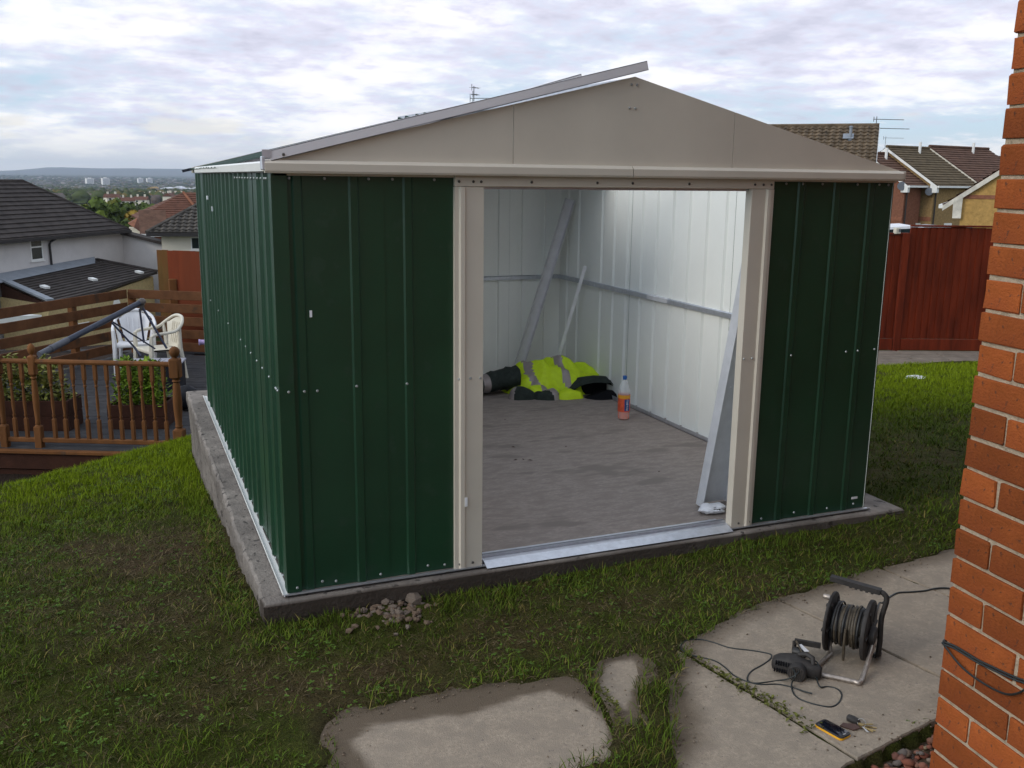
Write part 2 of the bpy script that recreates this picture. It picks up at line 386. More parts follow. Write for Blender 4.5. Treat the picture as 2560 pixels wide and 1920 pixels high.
def ground_z(x, y):
    x = np.asarray(x, float); y = np.asarray(y, float)
    yp = np.maximum(y, 0)
    left = -.095-.112*yp; s = crest(x, y)
    left = left-.62*sm(-.05, 1.15, s)-.10*sm(1.0, 2.5, s); left = np.maximum(left, -1.16)
    right = -.045-.095*yp
    zz = left*(1-sm(.5, 2.6, x))+right*sm(.5, 2.6, x)
    front = -.086-.030*sm(.2, -.6, x)+.05*sm(1.5, 3.3, x)*sm(-.5, -.05, y)
    zz = np.where(y < 0, front*sm(0, -.15, y)+zz*(1-sm(0, -.15, y)), zz)
    return zz + .030*(fbm(x*2.1, y*2.1, 4)-.5) + .034*(fbm(x*12, y*12, 3)-.5)*(.35+.65*sm(-9, -2, -np.abs(x-1)-np.abs(y-1)))
def grid_mesh(x0, x1, y0, y1, st):
    xs = np.arange(x0, x1+st*.5, st); ys = np.arange(y0, y1+st*.5, st)
    X, Y = np.meshgrid(xs, ys, indexing='ij'); return xs, ys, X, Y
def mesh_np(name, V, F, mats):
    me = bpy.data.meshes.new(name); nf, k = F.shape
    me.vertices.add(len(V)); me.vertices.foreach_set('co', V.astype(np.float32).ravel())
    me.loops.add(nf*k); me.loops.foreach_set('vertex_index', F.astype(np.int32).ravel())
    me.polygons.add(nf); me.polygons.foreach_set('loop_start', np.arange(0, nf*k, k, dtype=np.int32)); me.polygons.foreach_set('loop_total', np.full(nf, k, np.int32))
    for m in mats: me.materials.append(m)
    me.update(calc_edges=True); return me
def set_col(me, C, name='col'):
    a = me.color_attributes.new(name, 'FLOAT_COLOR', 'POINT'); C4 = np.ones((len(C), 4), np.float32); C4[:, :3] = C; a.data.foreach_set('color', C4.ravel())
def grid_faces(nx, ny):
    i, j = np.meshgrid(np.arange(nx-1), np.arange(ny-1), indexing='ij'); a = (i*ny+j).ravel()
    return np.stack([a, a+ny, a+ny+1, a+1], 1)
def ground_patch(name, x0, x1, y0, y1, st, hole=None):
    xs, ys, X, Y = grid_mesh(x0, x1, y0, y1, st); Z = ground_z(X, Y)
    d = paved(X, Y); g = poly_dist(X, Y, P_GRAVEL)
    dn = d-.014+.085*(fbm(X*11, Y*11, 4)-.5)
    Z = np.where(d < .25, np.where(dn < 0, PAVZ-.010, np.minimum(PAVZ-.010+dn*1.1, Z*sm(.02, .25, dn)+(PAVZ+.012+.02*dn)*(1-sm(.02, .25, dn)))), Z)
    Z = np.where(g < 0, PAVZ-.075, Z)
    V = np.stack([X.ravel(), Y.ravel(), Z.ravel()], 1); F = grid_faces(len(xs), len(ys))
    if hole is not None:
        cx = V[F].mean(1); keep = ~((cx[:, 0] > hole[0]) & (cx[:, 0] < hole[1]) & (cx[:, 1] > hole[2]) & (cx[:, 1] < hole[3])); F = F[keep]
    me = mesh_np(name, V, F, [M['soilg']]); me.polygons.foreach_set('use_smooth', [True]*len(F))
    # green of moss and short sward between the blades, brown where worn
    wear = wear_map(X, Y).ravel(); s = crest(X, Y).ravel(); x = X.ravel()
    n = fbm(X*14, Y*14, 3).ravel()
    soil = np.array([.098, .066, .036]); swd = np.array([.062, .074, .014])
    k = np.clip((1-wear)*1.1*(.5+n), 0, 1)[:, None]
    C = soil*(1-k)+swd*k
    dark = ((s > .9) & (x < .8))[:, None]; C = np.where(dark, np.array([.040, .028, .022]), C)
    C *= (.55+.75*fbm(X*31, Y*31, 3).ravel())[:, None]
    pm = (np.exp(-np.clip(dn.ravel(), 0, 9)/.05)*(dn.ravel() > 0))[:, None]; C = C*(1-.5*pm)+np.array([.085, .062, .042])*.5*pm
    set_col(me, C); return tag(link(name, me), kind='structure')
def wear_map(x, y):
    """0 lush .. 1 bare: trampled ground beside the shed and towards the paving"""
    n = fbm(x*1.25+3, y*1.25+9, 4); n2 = fbm(x*4.7, y*4.7, 3)
    path = np.exp(-((np.asarray(x)+.55)**2/.30+(np.asarray(y)-.9)**2/1.9))+.85*np.exp(-((np.asarray(x)-.2)**2/.5+(np.asarray(y)+.62)**2/.05))+.5*np.exp(-((np.asarray(x)-1.6)**2/1.3+(np.asarray(y)+.45)**2/.06))
    path = path+.6*np.exp(-((np.asarray(x)-3.9)**2/.5+(np.asarray(y)-.9)**2/.8))
    wv = .10+.62*path+.9*(n-.5)+.75*(n2-.5)
    lush = sm(1.6, 3.2, y)*(np.asarray(x) < 0)+sm(1.4, 3.4, y)*(np.asarray(x) > 3.0)
    return np.clip(wv-.75*lush, 0, 1)
M['soilg'] = vcmat('garden_soil', .95)
nt = M['soilg'].node_tree; b_ = nt.nodes['Principled BSDF']; t_ = N('ShaderNodeTexCoord'); a_n = [n_ for n_ in nt.nodes if n_.bl_idname == 'ShaderNodeAttribute'][0]
f_ = ramp(noise(t_.outputs['Object'], 130, 5, .75), [(.30, (.35, .35, .35)), (.70, (1.5, 1.45, 1.4))]); mm = N('ShaderNodeMix', data_type='RGBA', blend_type='MULTIPLY'); mm.inputs[0].default_value = 1.0; L(a_n.outputs['Color'], mm.inputs[6]); L(f_, mm.inputs[7]); L(mm.outputs[2], b_.inputs['Base Color'])
b_ = nt.nodes['Principled BSDF']; t_ = N('ShaderNodeTexCoord')
bn_ = noise(t_.outputs['Object'], 60, 5, .7); bp_ = N('ShaderNodeBump'); bp_.inputs['Strength'].default_value = 1.0; bp_.inputs['Distance'].default_value = .035
L(bn_, bp_.inputs['Height']); L(bp_.outputs[0], b_.inputs['Normal'])
ground_patch('lawn', -3.0, 5.0, -2.8, 7.0, .02)
ground_patch('garden_ground', -9.0, 15.0, -9.0, 14.0, .2, hole=(-2.95, 4.95, -2.75, 6.95))

# ------------------------------------------------------------------ far terrain
def prof(r, tab): a = np.array(tab, float); return np.interp(np.log(np.maximum(r, 1)), np.log(a[:, 0]), a[:, 1])
TL = [(1, -2.0), (12, -2.0), (16, -2.4), (22, -3.6), (45, -6.3), (100, -8.6), (300, -13.5), (700, -19), (1300, -27), (2000, -34), (4000, -44), (6500, -31), (8000, -24), (9400, -8), (11000, 60), (12500, 48)]
TR = [(1, -2.0), (13, -2.0), (15.5, -1.4), (45, -2.6), (90, -3.0), (300, -11), (700, -19), (1300, -27), (2000, -34), (4000, -44), (6500, -31), (8000, -24), (9400, -8), (11000, 60), (12500, 48)]
def terr_z(x, y):
    dx = x-CAM[0]; dy = y-CAM[1]; r = np.hypot(dx, dy); az = np.arctan2(dx, dy)-YAW
    k = sm(-.12, .22, az)
    z = prof(r, TL)*(1-k)+prof(r, TR)*k
    hill = sm(9000, 11000, r); z = z+hill*((fbm(az*9+40, az*0+3, 4)-.5)*62+50*sm(-.485, -.435, az)-50)
    return z+sm(60, 400, r)*(fbm(x/170., y/170., 3)-.5)*5
rr = np.concatenate([np.linspace(.5, 14, 6), np.geomspace(16, 12500, 74)]); aa = np.concatenate([np.linspace(-.75, .75, 120), np.linspace(.80, 2*math.pi-.80, 40)])+YAW
RR, AA = np.meshgrid(rr, np.append(aa, aa[0]+2*math.pi), indexing='ij')
X = CAM[0]+RR*np.sin(AA); Y = CAM[1]+RR*np.cos(AA); Z = terr_z(X, Y)
V = np.stack([X.ravel(), Y.ravel(), Z.ravel()], 1); F = grid_faces(len(rr), len(aa)+1)
me = mesh_np('terrain', V, F[:, ::-1], [M['vct']]); me.polygons.foreach_set('use_smooth', [True]*len(F))
n = fbm(X/60, Y/60, 4).ravel()[:, None]; n2 = fbm(X/400, Y/400, 3).ravel()[:, None]
C = np.array([.050, .062, .022])*(1-n)+np.array([.075, .085, .035])*n
C = C*(.7+.6*n2); rf = RR.ravel()[:, None]
C = np.where(rf > 1300, C*.5+np.array([.040, .045, .036])*.5, C); C = np.where(rf > 9000, np.array([.15, .155, .15]), C)  # farthest hills lightened: some of the haze is put into their colour
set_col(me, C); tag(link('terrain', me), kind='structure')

# ------------------------------------------------------------------ grass blades
def blades(n, xr, yr, keep, h, wd, seedcol):
    x = NR.uniform(*xr, n); y = NR.uniform(*yr, n)
    k = keep(x, y) > NR.rand(n); x = x[k]; y = y[k]
    return x, y
def blade_mesh(name, x, y, h, wd, C, lean):
    n = len(x); z = ground_z(x, y)-.006
    a = NR.uniform(0, 2*math.pi, n); b = NR.uniform(0, 2*math.pi, n)
    sx = np.cos(a)*wd*.5; sy = np.sin(a)*wd*.5; l = lean*h; lx = np.cos(b)*l; ly = np.sin(b)*l
    hh = h*np.sqrt(np.clip(1-(lean*.8)**2, .12, 1))
    P = np.zeros((n, 5, 3))
    P[:, 0] = np.stack([x-sx, y-sy, z], 1); P[:, 1] = np.stack([x+sx, y+sy, z], 1)
    P[:, 2] = np.stack([x+sx*.75+lx*.38, y+sy*.75+ly*.38, z+hh*.62], 1); P[:, 3] = np.stack([x-sx*.75+lx*.38, y-sy*.75+ly*.38, z+hh*.62], 1)
    P[:, 4] = np.stack([x+lx, y+ly, z+hh], 1)
    o = np.arange(n)[:, None]*5
    F = np.concatenate([o+np.array([[0, 1, 2]]), o+np.array([[0, 2, 3]]), o+np.array([[3, 2, 4]])])
    me = mesh_np(name, P.reshape(-1, 3), F, [M['vc']]); set_col(me, np.repeat(C, 5, 0)); return me
def inside_free(x, y):
    ok = (((x-.40)/.18)**2+((y+.17)/.10)**2 > .75+.9*(fbm(x*17, y*17, 2)-.5)) & ((x-9.53)*.3662+(y-6.385)*.9305 < -1.0) & (paved(x, y) > -.006+.05*(fbm(x*7, y*7, 3)-.5)) & (poly_dist(x, y, P_GRAVEL) > .02)
    ok &= ~((x > -.135) & (x < W+.225) & (y > -.085) & (y < D+.30))
    wl = np.array([math.cos(rad(-95.34)), math.sin(rad(-95.34))]); nn = np.array([-wl[1], wl[0]])
    ok &= ~(((x-1.251)*wl[0]+(y+2.298)*wl[1] > -.02) & ((x-1.251)*nn[0]+(y+2.298)*nn[1] > -.03))
    return ok
def tuft(x, y):      # long grass: in the gap of the paving, along the slab foot
    t = np.exp(-((x-1.0)**2/.012+(y+1.42)**2/.03))+np.exp(-((x-.80)**2/.02+(y+1.52)**2/.006))+.8*np.exp(-((x-1.13)**2/.008+(y+1.14)**2/.012))+.6*np.exp(-((x-.95)**2/.02+(y+.80)**2/.01))
    t = t+.7*np.exp(-(y+.16)**2/.006)*(x > -.2)*(x < 2.6)+.7*np.exp(-(x+.22)**2/.008)*(y > -.1)*(y < 5)
    return t
def lawn_blades(name, n, xr, yr, wmul, hmul, crestcut=True):
    x = NR.uniform(*xr, n); y = NR.uniform(*yr, n)
    wv = wear_map(x, y); tf = np.clip(tuft(x, y), 0, 1)
    cl_ = np.clip(2.6*(fbm(x*11, y*11, 3)-.28), 0, 1.3); dens = np.clip(1.10-1.15*wv, .07, 1)*(.12+cl_); dens = np.maximum(dens, tf)
    k = inside_free(x, y) & (dens > NR.rand(n))
    if crestcut: k &= ~((crest(x, y) > 1.0) & (x < .8))
    x = x[k]; y = y[k]; wv = wv[k]; tf = tf[k]; n = len(x)
    lush = np.clip(sm(1.6, 3.6, y)*((x < 0)*1.0+(x > 3.0)), 0, 1)
    h = (.014+.029*NR.rand(n)**1.6+.024*fbm(x*5, y*5, 2)*(1-wv)+.010*lush+.050*tf*NR.rand(n))*hmul
    wd = (.0024+.0034*NR.rand(n)**2)*wmul
    lean = np.clip(.42+.72*NR.rand(n)+.30*(wv-.3)-.22*lush-.25*tf, .1, 1.16)
    g = np.array([.098, .138, .014]); y_ = np.array([.20, .165, .048]); d_ = np.array([.046, .078, .010]); lu = np.array([.23, .31, .009])
    t = NR.rand(n)[:, None]; pch = fbm(x*2.3+5, y*2.3, 3)[:, None]
    C = g*(1-t)+d_*t; C = C*(.7+.75*pch)
    C = np.where(NR.rand(n)[:, None] < (.10+.22*wv[:, None]), y_*(.5+.7*t), C)
    C = C*(1-lush[:, None]*.75)+lu*(.65+.5*t)*lush[:, None]*.75
    return tag(link(name, blade_mesh(name, x, y, h, wd, C, lean)), 'short worn lawn grass growing in patches around the green shed', 'grass', kind='stuff')
lawn_blades('grass', 400000, (-2.6, 3.4), (-2.2, 5.9), 1.0, 1.0)
def thatch(n):
    x = NR.uniform(-2.4, 3.5, n); y = NR.uniform(-2.0, 4.6, n); wv = wear_map(x, y)
    k = inside_free(x, y) & (NR.rand(n) < .35+.65*np.clip(wv*1.3, 0, 1)) & ~((crest(x, y) > .7) & (x < .8)); x, y = x[k], y[k]; n = len(x)
    C = np.array([(.115, .085, .045), (.080, .060, .034), (.060, .064, .022), (.15, .115, .06)])[NR.randint(0, 4, n)]*(.6+.8*NR.rand(n, 1))
    me = blade_mesh('dead_grass', x, y, .018+.035*NR.rand(n), .0022+.003*NR.rand(n)**2, C, np.clip(1.16+.10*NR.randn(n)*.3, 1.05, 1.24)); return tag(link('dead_grass', me), 'flat dead straw and moss matted over the worn soil', 'grass', kind='stuff')
thatch(210000)
def crumbs(n):
    x = NR.uniform(-2.2, 3.4, n); y = NR.uniform(-1.9, 3.2, n); k = inside_free(x, y) & (NR.rand(n) < .1+.9*wear_map(x, y)) & (crest(x, y) < .5); x, y = x[k], y[k]; n = len(x)
    sz = .0016+.0055*NR.rand(n)**3; return sz, np.stack([x, y, ground_z(x, y)+sz*.3], 1)
def clover(n):
    x = NR.uniform(-2.2, 3.4, n); y = NR.uniform(-1.9, 4.8, n); k = inside_free(x, y) & (fbm(x*3.1+8, y*3.1+2, 3) > .50) & (NR.rand(n) > wear_map(x, y)*.8) & ~((crest(x, y) > .9) & (x < .8)); x, y = x[k], y[k]; n = len(x)
    m = 3; a0 = NR.uniform(0, 6.28, n); V_ = np.zeros((n, m, 4, 3)); r = NR.uniform(.004, .009, n); z = ground_z(x, y)+NR.uniform(.004, .026, n)
    for j in range(m):
        a = a0+j*2.09; ux, uy = np.cos(a), np.sin(a); t = NR.uniform(-.25, .35, n)
        V_[:, j, 0] = np.stack([x, y, z], 1); V_[:, j, 1] = np.stack([x+r*(ux*.7-uy*.6), y+r*(uy*.7+ux*.6), z+r*t], 1); V_[:, j, 2] = np.stack([x+r*ux*1.3, y+r*uy*1.3, z+r*t*1.2], 1); V_[:, j, 3] = np.stack([x+r*(ux*.7+uy*.6), y+r*(uy*.7-ux*.6), z+r*t], 1)
    me = mesh_np('clover', V_.reshape(-1, 3), np.arange(n*m*4).reshape(-1, 4), [M['vc']]); set_col(me, np.repeat(np.array([.070, .125, .020])*(.55+.9*NR.rand(n, 1)), m*4, 0)); return tag(link('clover', me), 'low clover and small weeds mixed into the lawn', 'weeds', kind='stuff')
clover(26000)
g2 = lawn_blades('grass', 190000, (3.36, 9.9), (-.6, 6.4), 1.7, 1.1, False); g2['label'] = 'lush green lawn grass between the shed and the red fence'

# ------------------------------------------------------------------ concrete base of the shed
mb = MB()
def slab_pt(x, y, z, jit):
    return (x, y, z)
X0, X1, Y0, Y1 = -.1226, W+.2228, -.072, D+.30
def edge_loop():
    P = []
    def seg(a, b, n, amp):
        for i in range(n):
            t = i/n; x = a[0]+(b[0]-a[0])*t; y = a[1]+(b[1]-a[1])*t
            j = (float(fbm(x*3.1+2, y*3.1, 2))-.5)*amp+(float(fbm(x*19+2, y*19, 3))-.5)*amp*.8
            e = Vector((b[0]-a[0], b[1]-a[1])).normalized(); P.append((x-e.y*j, y+e.x*j))
    seg((X0, Y0), (X1, Y0), 40, .018); seg((X1, Y0), (X1+.05, Y1), 30, .02); seg((X1+.05, Y1), (X0-.03, Y1), 10, .02); seg((X0-.03, Y1), (X0, Y0), 150, .032)
    return P
EL = edge_loop(); n = len(EL)
lv = [(-.003, .012), (-.014, 0.0), (-.075, .0), (-.16, .012), (-.40, .020), (-1.3, .02)]
cx, cy = (X0+X1)/2, (Y0+Y1)/2
vs = []
for z, ins in lv:
    for i, (x, y) in enumerate(EL):
        j = (float(fbm(x*13+z*40, y*13+z*31, 4))-.5)*.014*(1.0 if x < .1 else .5)
        dx = np.sign(cx-x)*(ins+abs(j)) if (x < X0+.08 or x > X1-.05) else 0; dy = (ins+abs(j)*.5)*np.sign(cy-y) if (y < Y0+.05 or y > Y1-.05) else 0
        vs.append((x+dx, y+dy, z+(-.004 if z > -.01 else 0)*float(fbm(x*8, y*8, 2))))
fs = [((k+1)*n+i, (k+1)*n+(i+1) % n, k*n+(i+1) % n, k*n+i) for k in range(len(lv)-1) for i in range(n)]
mb.add(vs, fs, 0); mb.f.append(tuple(range(n))); mb.m.append(0)
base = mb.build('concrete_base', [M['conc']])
a_ = base.data.color_attributes.new('mud_and_dark', 'FLOAT_COLOR', 'POINT'); C_ = np.ones((len(mb.v), 4), np.float32)
for i_, (x_, y_, z_) in enumerate(mb.v): C_[i_, :3] = (.95*float(sm(3.4, 1.2, x_)*.5+.5) if (y_ < Y0+.09 and z_ < -.010) else (.25 if z_ < -.02 else 0.0))  # base darkened below the rim, most along the front face
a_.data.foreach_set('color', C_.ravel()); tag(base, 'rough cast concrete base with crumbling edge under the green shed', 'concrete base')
mb = MB(); mb.box((.012, .012, -.006), (W-.012, D-.012, .001)); mb.build('floor_screed', M['floorc'], base)

# ------------------------------------------------------------------ paving
bed = MB(); bed.box((-.3, -2.3, PAVZ-.09), (4.9, -.2, PAVZ-.055))
patio = bed.build('patio', M['soil']); tag(patio, kind='structure')
def slab(poly, tilt=0, th=.045, dz=0.0):
    c = np.mean(poly, 0); poly = [tuple(c+(np.array(q_)-c)*(1-.006/max(.2, np.hypot(*(np.array(q_)-c))))) for q_ in poly]; n = len(poly); pts = []
    for i in range(n):                                            # subdivide edges, worn corners
        a = np.array(poly[i]); b = np.array(poly[(i+1) % n]); m = max(2, int(np.hypot(*(b-a))/.03))
        for k in range(m):
            q = a+(b-a)*k/m; e = (b-a)/np.hypot(*(b-a)); j = (float(fbm(q[0]*23, q[1]*23, 3))-.5)*.012; pts.append(q+np.array([-e[1], e[0]])*j)
    n = len(pts)
    rings = [(1.0, PAVZ-th), (1.0, PAVZ-.006), (.994, PAVZ)]
    NI = 30
    for k in range(1, NI): rings.append((.994*(1-k/NI), PAVZ))
    vs = []
    for s_, z in rings:
        for q in pts: vs.append((c[0]+(q[0]-c[0])*s_, c[1]+(q[1]-c[1])*s_, z+dz+tilt*(q[0]-c[0])*s_))
    vs.append((c[0], c[1], PAVZ+dz)); R = len(rings)
    fs = [(k*n+i, k*n+(i+1) % n, (k+1)*n+(i+1) % n, (k+1)*n+i) for k in range(R-1) for i in range(n)] + [((R-1)*n+i, (R-1)*n+(i+1) % n, R*n) for i in range(n)]
    b = MB(); b.add(vs, fs); o = b.build('paving_slab', M['pave'], patio)
    v = np.array(vs); d = paved(v[:, 0], v[:, 1]); nz = fbm(v[:, 0]*6, v[:, 1]*6, 4)
    mud_and_dark = np.clip(1.25-(-d)/(.03+.13*nz), 0, 1)*np.where(v[:, 0] > 1.35, .75, 1)*(1-sm(-1.45, -1.65, v[:, 1])*(v[:, 0] > 1.0))
    cl = [(.10, -2.1), (.06, -1.2), (.045, -1.03), (.13, -.97), (.32, -.985), (.43, -1.025), (.55, -1.0), (.68, -.965), (.79, -.97), (.86, -1.06), (.885, -1.13), (.88, -1.26), (.82, -1.40), (.74, -1.45), (.60, -1.46), (.55, -2.1)]
    cs = [(1.085, -.875), (1.20, -.865), (1.195, -.95), (1.105, -1.045), (1.06, -1.12), (1.0, -1.175), (.955, -1.11), (1.0, -.985)]
    if c[0] < 1.11 and c[1] > -2.0 and poly[0][0] < .95 and th == .045 and tilt == 0:
        dc_ = np.minimum(poly_dist(v[:, 0], v[:, 1], cl), poly_dist(v[:, 0], v[:, 1], cs)); mud_and_dark = sm(-.012, .022, dc_+.04*(fbm(v[:, 0]*11, v[:, 1]*11, 3)-.5))
    mud_and_dark = np.maximum(mud_and_dark, 0)*.90
    a = o.data.color_attributes.new('mud_and_dark', 'FLOAT_COLOR', 'POINT'); C = np.ones((len(v), 4), np.float32); C[:, :3] = mud_and_dark[:, None]; a.data.foreach_set('color', C.ravel())
    return o
def refine(poly): return poly
slab([(-.12, -2.2), (-.10, -.80), (.97, -.80), (.92, -1.13), (.84, -1.50), (.80, -2.2)])
slab([(.945, -1.13), (.99, -.72), (1.28, -.72), (1.26, -1.10), (1.0, -1.34), (.90, -1.30)], dz=-.004)
slab([(.90, -1.9), (.93, -1.45), (1.20, -.90), (1.397, -.78), (1.558, -1.737), (1.23, -1.82)], tilt=.004)
slab([(1.407, -.72), (2.05, -.42), (2.272, -1.59), (1.570, -1.735)], dz=.002)
slab([(2.062, -.42), (2.77, -.30), (2.955, -1.43), (2.284, -1.587)], tilt=-.003)
slab([(2.782, -.30), (3.5, -.14), (3.65, -1.27), (2.967, -1.425)], dz=-.003)
slab([(3.512, -.14), (4.3, .05), (4.45, -1.08), (3.662, -1.267)])
# weeds in the open joint
wx = []; wy = []
for k in range(420):
    t = min(max(R_.gauss(.62, .24), 0), 1.05); wx.append(1.405+(1.535-1.405)*t+R_.gauss(0, .010+.012*(t > .5))); wy.append(-.82+(-1.50+.82)*t+R_.gauss(0, .01))
for k in range(160):
    t = R_.random(); wx.append(.93+.06*math.sin(t*3)-.03*t+R_.gauss(0, .006)); wy.append(-.93-.36*t+R_.gauss(0, .006))
wx = np.array(wx); wy = np.array(wy); n = len(wx)
def weed_mesh(x, y):
    n = len(x); a = NR.uniform(0, 6.28, n); l = NR.uniform(.006, .018, n); z = PAVZ+NR.uniform(-.01, .012, n)
    P = np.zeros((n, 4, 3)); ux, uy = np.cos(a), np.sin(a)
    P[:, 0] = np.stack([x, y, z], 1); P[:, 1] = np.stack([x+ux*l*.6-uy*l*.35, y+uy*l*.6+ux*l*.35, z+l*.5], 1)
    P[:, 2] = np.stack([x+ux*l*1.2, y+uy*l*1.2, z+l*.45], 1); P[:, 3] = np.stack([x+ux*l*.6+uy*l*.35, y+uy*l*.6-ux*l*.35, z+l*.5], 1)
    me = mesh_np('weeds', P.reshape(-1, 3), np.arange(n*4).reshape(-1, 4), [M['vc']])
    set_col(me, np.repeat(np.array([.115, .120, .030])*(.5+.9*NR.rand(n, 1)), 4, 0)); return me
tag(link('weeds', weed_mesh(wx, wy)), 'low green weeds growing along the open paving joint', 'weeds', kind='stuff')

# gravel against the house
def stone_np(n, pos, size, cols, name):
    base_ = np.array([(0, 0, 1), (.9, 0, .3), (.28, .85, .35), (-.72, .53, .3), (-.72, -.53, .3), (.28, -.85, .35), (.72, .53, -.4), (-.28, .85, -.4), (-.9, 0, -.4), (-.28, -.85, -.4), (.72, -.53, -.4), (0, 0, -1)])
    fc = np.array([(0, 1, 2), (0, 2, 3), (0, 3, 4), (0, 4, 5), (0, 5, 1), (1, 6, 2), (2, 7, 3), (3, 8, 4), (4, 9, 5), (5, 10, 1), (6, 7, 2), (7, 8, 3), (8, 9, 4), (9, 10, 5), (10, 6, 1), (11, 7, 6), (11, 8, 7), (11, 9, 8), (11, 10, 9), (11, 6, 10)])
    V = np.repeat(base_[None], n, 0)*(.75+.5*NR.rand(n, 12, 1))
    V *= np.stack([.9+.5*NR.rand(n), .7+.4*NR.rand(n), .5+.35*NR.rand(n)], 1)[:, None]*size[:, None, None]
    a = NR.uniform(0, 6.28, n); c, s = np.cos(a)[:, None], np.sin(a)[:, None]
    V = np.stack([V[..., 0]*c-V[..., 1]*s, V[..., 0]*s+V[..., 1]*c, V[..., 2]], -1)+pos[:, None]
    F = (np.arange(n)[:, None, None]*12+fc[None]).reshape(-1, 3)
    me = mesh_np(name, V.reshape(-1, 3), F, [M['vcs']]); set_col(me, np.repeat(cols, 12, 0)); return me
gx = NR.uniform(1.15, 2.9, 5200); gy = NR.uniform(-2.4, -1.3, 5200); k = poly_dist(gx, gy, P_GRAVEL) < -.012; gx, gy = gx[k], gy[k]; n = len(gx)
pal = np.array([(.20, .075, .05), (.24, .10, .07), (.15, .07, .055), (.20, .15, .115), (.28, .22, .14), (.13, .11, .10), (.22, .11, .08), (.17, .085, .065)])
tag(link('gravel', stone_np(n, np.stack([gx, gy, PAVZ-.065+.030*NR.rand(n)], 1), NR.uniform(.009, .021, n), pal[NR.randint(0, 8, n)]*(.7+.5*NR.rand(n, 1)), 'gravel')), 'reddish brown gravel strip beside the brick house wall', 'gravel', kind='stuff')
sz, ps = crumbs(26000)
tag(link('soil_crumbs', stone_np(len(sz), ps, sz, np.array([.105, .075, .045])*(.45+1.0*NR.rand(len(sz), 1)), 'soil_crumbs')), 'crumbs of trodden earth on the worn parts of the lawn', 'debris', kind='stuff')
# grit on the paving edges
n = 7000; gx = NR.uniform(-.2, 3.2, n); gy = NR.uniform(-1.7, -.4, n); d = paved(gx, gy); k = (d < .06) & (NR.rand(n) < .9*np.exp(-np.abs(d+.01)/.035)+.006); gx, gy = gx[k], gy[k]; n = len(gx)
tag(link('debris', stone_np(n, np.stack([gx, gy, np.full(n, PAVZ+.004)], 1), NR.uniform(.0012, .0062, n)*(.5+.5*NR.rand(n)), np.array([.17, .13, .095])*(.5+.9*NR.rand(n, 1)), 'debris')), 'grit and crumbs scattered along the paving edge', 'debris', kind='stuff')

# ------------------------------------------------------------------ brick house at the side
HA = rad(-95.34); HE = Vector((math.cos(HA), math.sin(HA), 0)); HN = Vector((HE.y, -HE.x, 0))      # HN faces the camera side
HC = Vector((1.251, -2.298, 0)); ZT = 2.082
house = thing('brick_house', 'house corner of orange bricks with pale mortar standing close by the paving', 'house', (HC.x, HC.y, PAVZ-.05))
def hp(t, dpt, z): return HC+HE*t-HN*dpt+Vector((0, 0, z))
HT = Matrix((( HE.x, -HN.x, 0, HC.x), (HE.y, -HN.y, 0, HC.y), (0, 0, 1, 0), (0, 0, 0, 1)))        # local (t, depth, z)
mb = MB(); mb.box((.004, .0035, -.35), (1.40, .6, 2.62), 0, HT); mb.build('mortar', M['mortar'], house)
mb = MB(); mb.box((1.402, .0, -.35), (8.0, 7.0, 2.62), 0, HT); mb.box((.0, .0, 2.622), (8.0, 7.0, 5.0), 0, HT); mb.box((.004, .602, -.35), (1.40, 7.0, 2.62), 0, HT)
def bricktex(name):
    global nt
    m = bpy.data.materials.new(name); m.use_nodes = True; nt = m.node_tree; b = nt.nodes['Principled BSDF']; t = N('ShaderNodeTexCoord'); sp_ = N('ShaderNodeSeparateXYZ'); L(t.outputs['Object'], sp_.inputs[0]); cb_ = N('ShaderNodeCombineXYZ')
    L(math_n('SUBTRACT', sp_.outputs[0], sp_.outputs[1]), cb_.inputs[0]); L(sp_.outputs[2], cb_.inputs[1]); bt = N('ShaderNodeTexBrick'); L(cb_.outputs[0], bt.inputs['Vector'])
    for k_, v_ in (('Scale', 1.0), ('Mortar Size', .005), ('Brick Width', .225), ('Row Height', .075), ('Mortar Smooth', .1)): bt.inputs[k_].default_value = v_
    for k_, v_ in (('Color1', (.285, .072, .017, 1)), ('Color2', (.235, .056, .016, 1)), ('Mortar', (.33, .25, .175, 1))): bt.inputs[k_].default_value = v_
    L(bt.outputs['Color'], b.inputs['Base Color']); b.inputs['Roughness'].default_value = .9; b.inputs['Specular IOR Level'].default_value = .18; return m
M['brick2'] = bricktex('orange_brickwork'); mb.build('wall', M['brick2'], house)
mb = MB(); mb.prism([HT @ Vector(p) for p in ((-.25, -.3, 5.0), (-.25, 7.3, 5.0), (-.25, 3.5, 7.4))], HE*8.5); mb.build('roof', M['brtile'], house)
BM = []
for v in range(6):
    for ln in (.1025, .215):
        b = MB(); vs, fs = chamfer(-ln/2, 0, -.0325, ln/2, .1, .0325, .0020)
        vs = [(x+R_.gauss(0, .0014), y+(R_.gauss(0, .0009)), z+R_.gauss(0, .0014)) for x, y, z in vs]
        b.add(vs, fs); me = bpy.data.meshes.new('brick'); me.from_pydata(b.v, [], b.f); me.materials.append(M['brick']); me.update(); BM.append((ln, me))
HR = Matrix((( HE.x, -HN.x, 0, 0), (HE.y, -HN.y, 0, 0), (0, 0, 1, 0), (0, 0, 0, 1)))
hinv = WM[house].inverted()
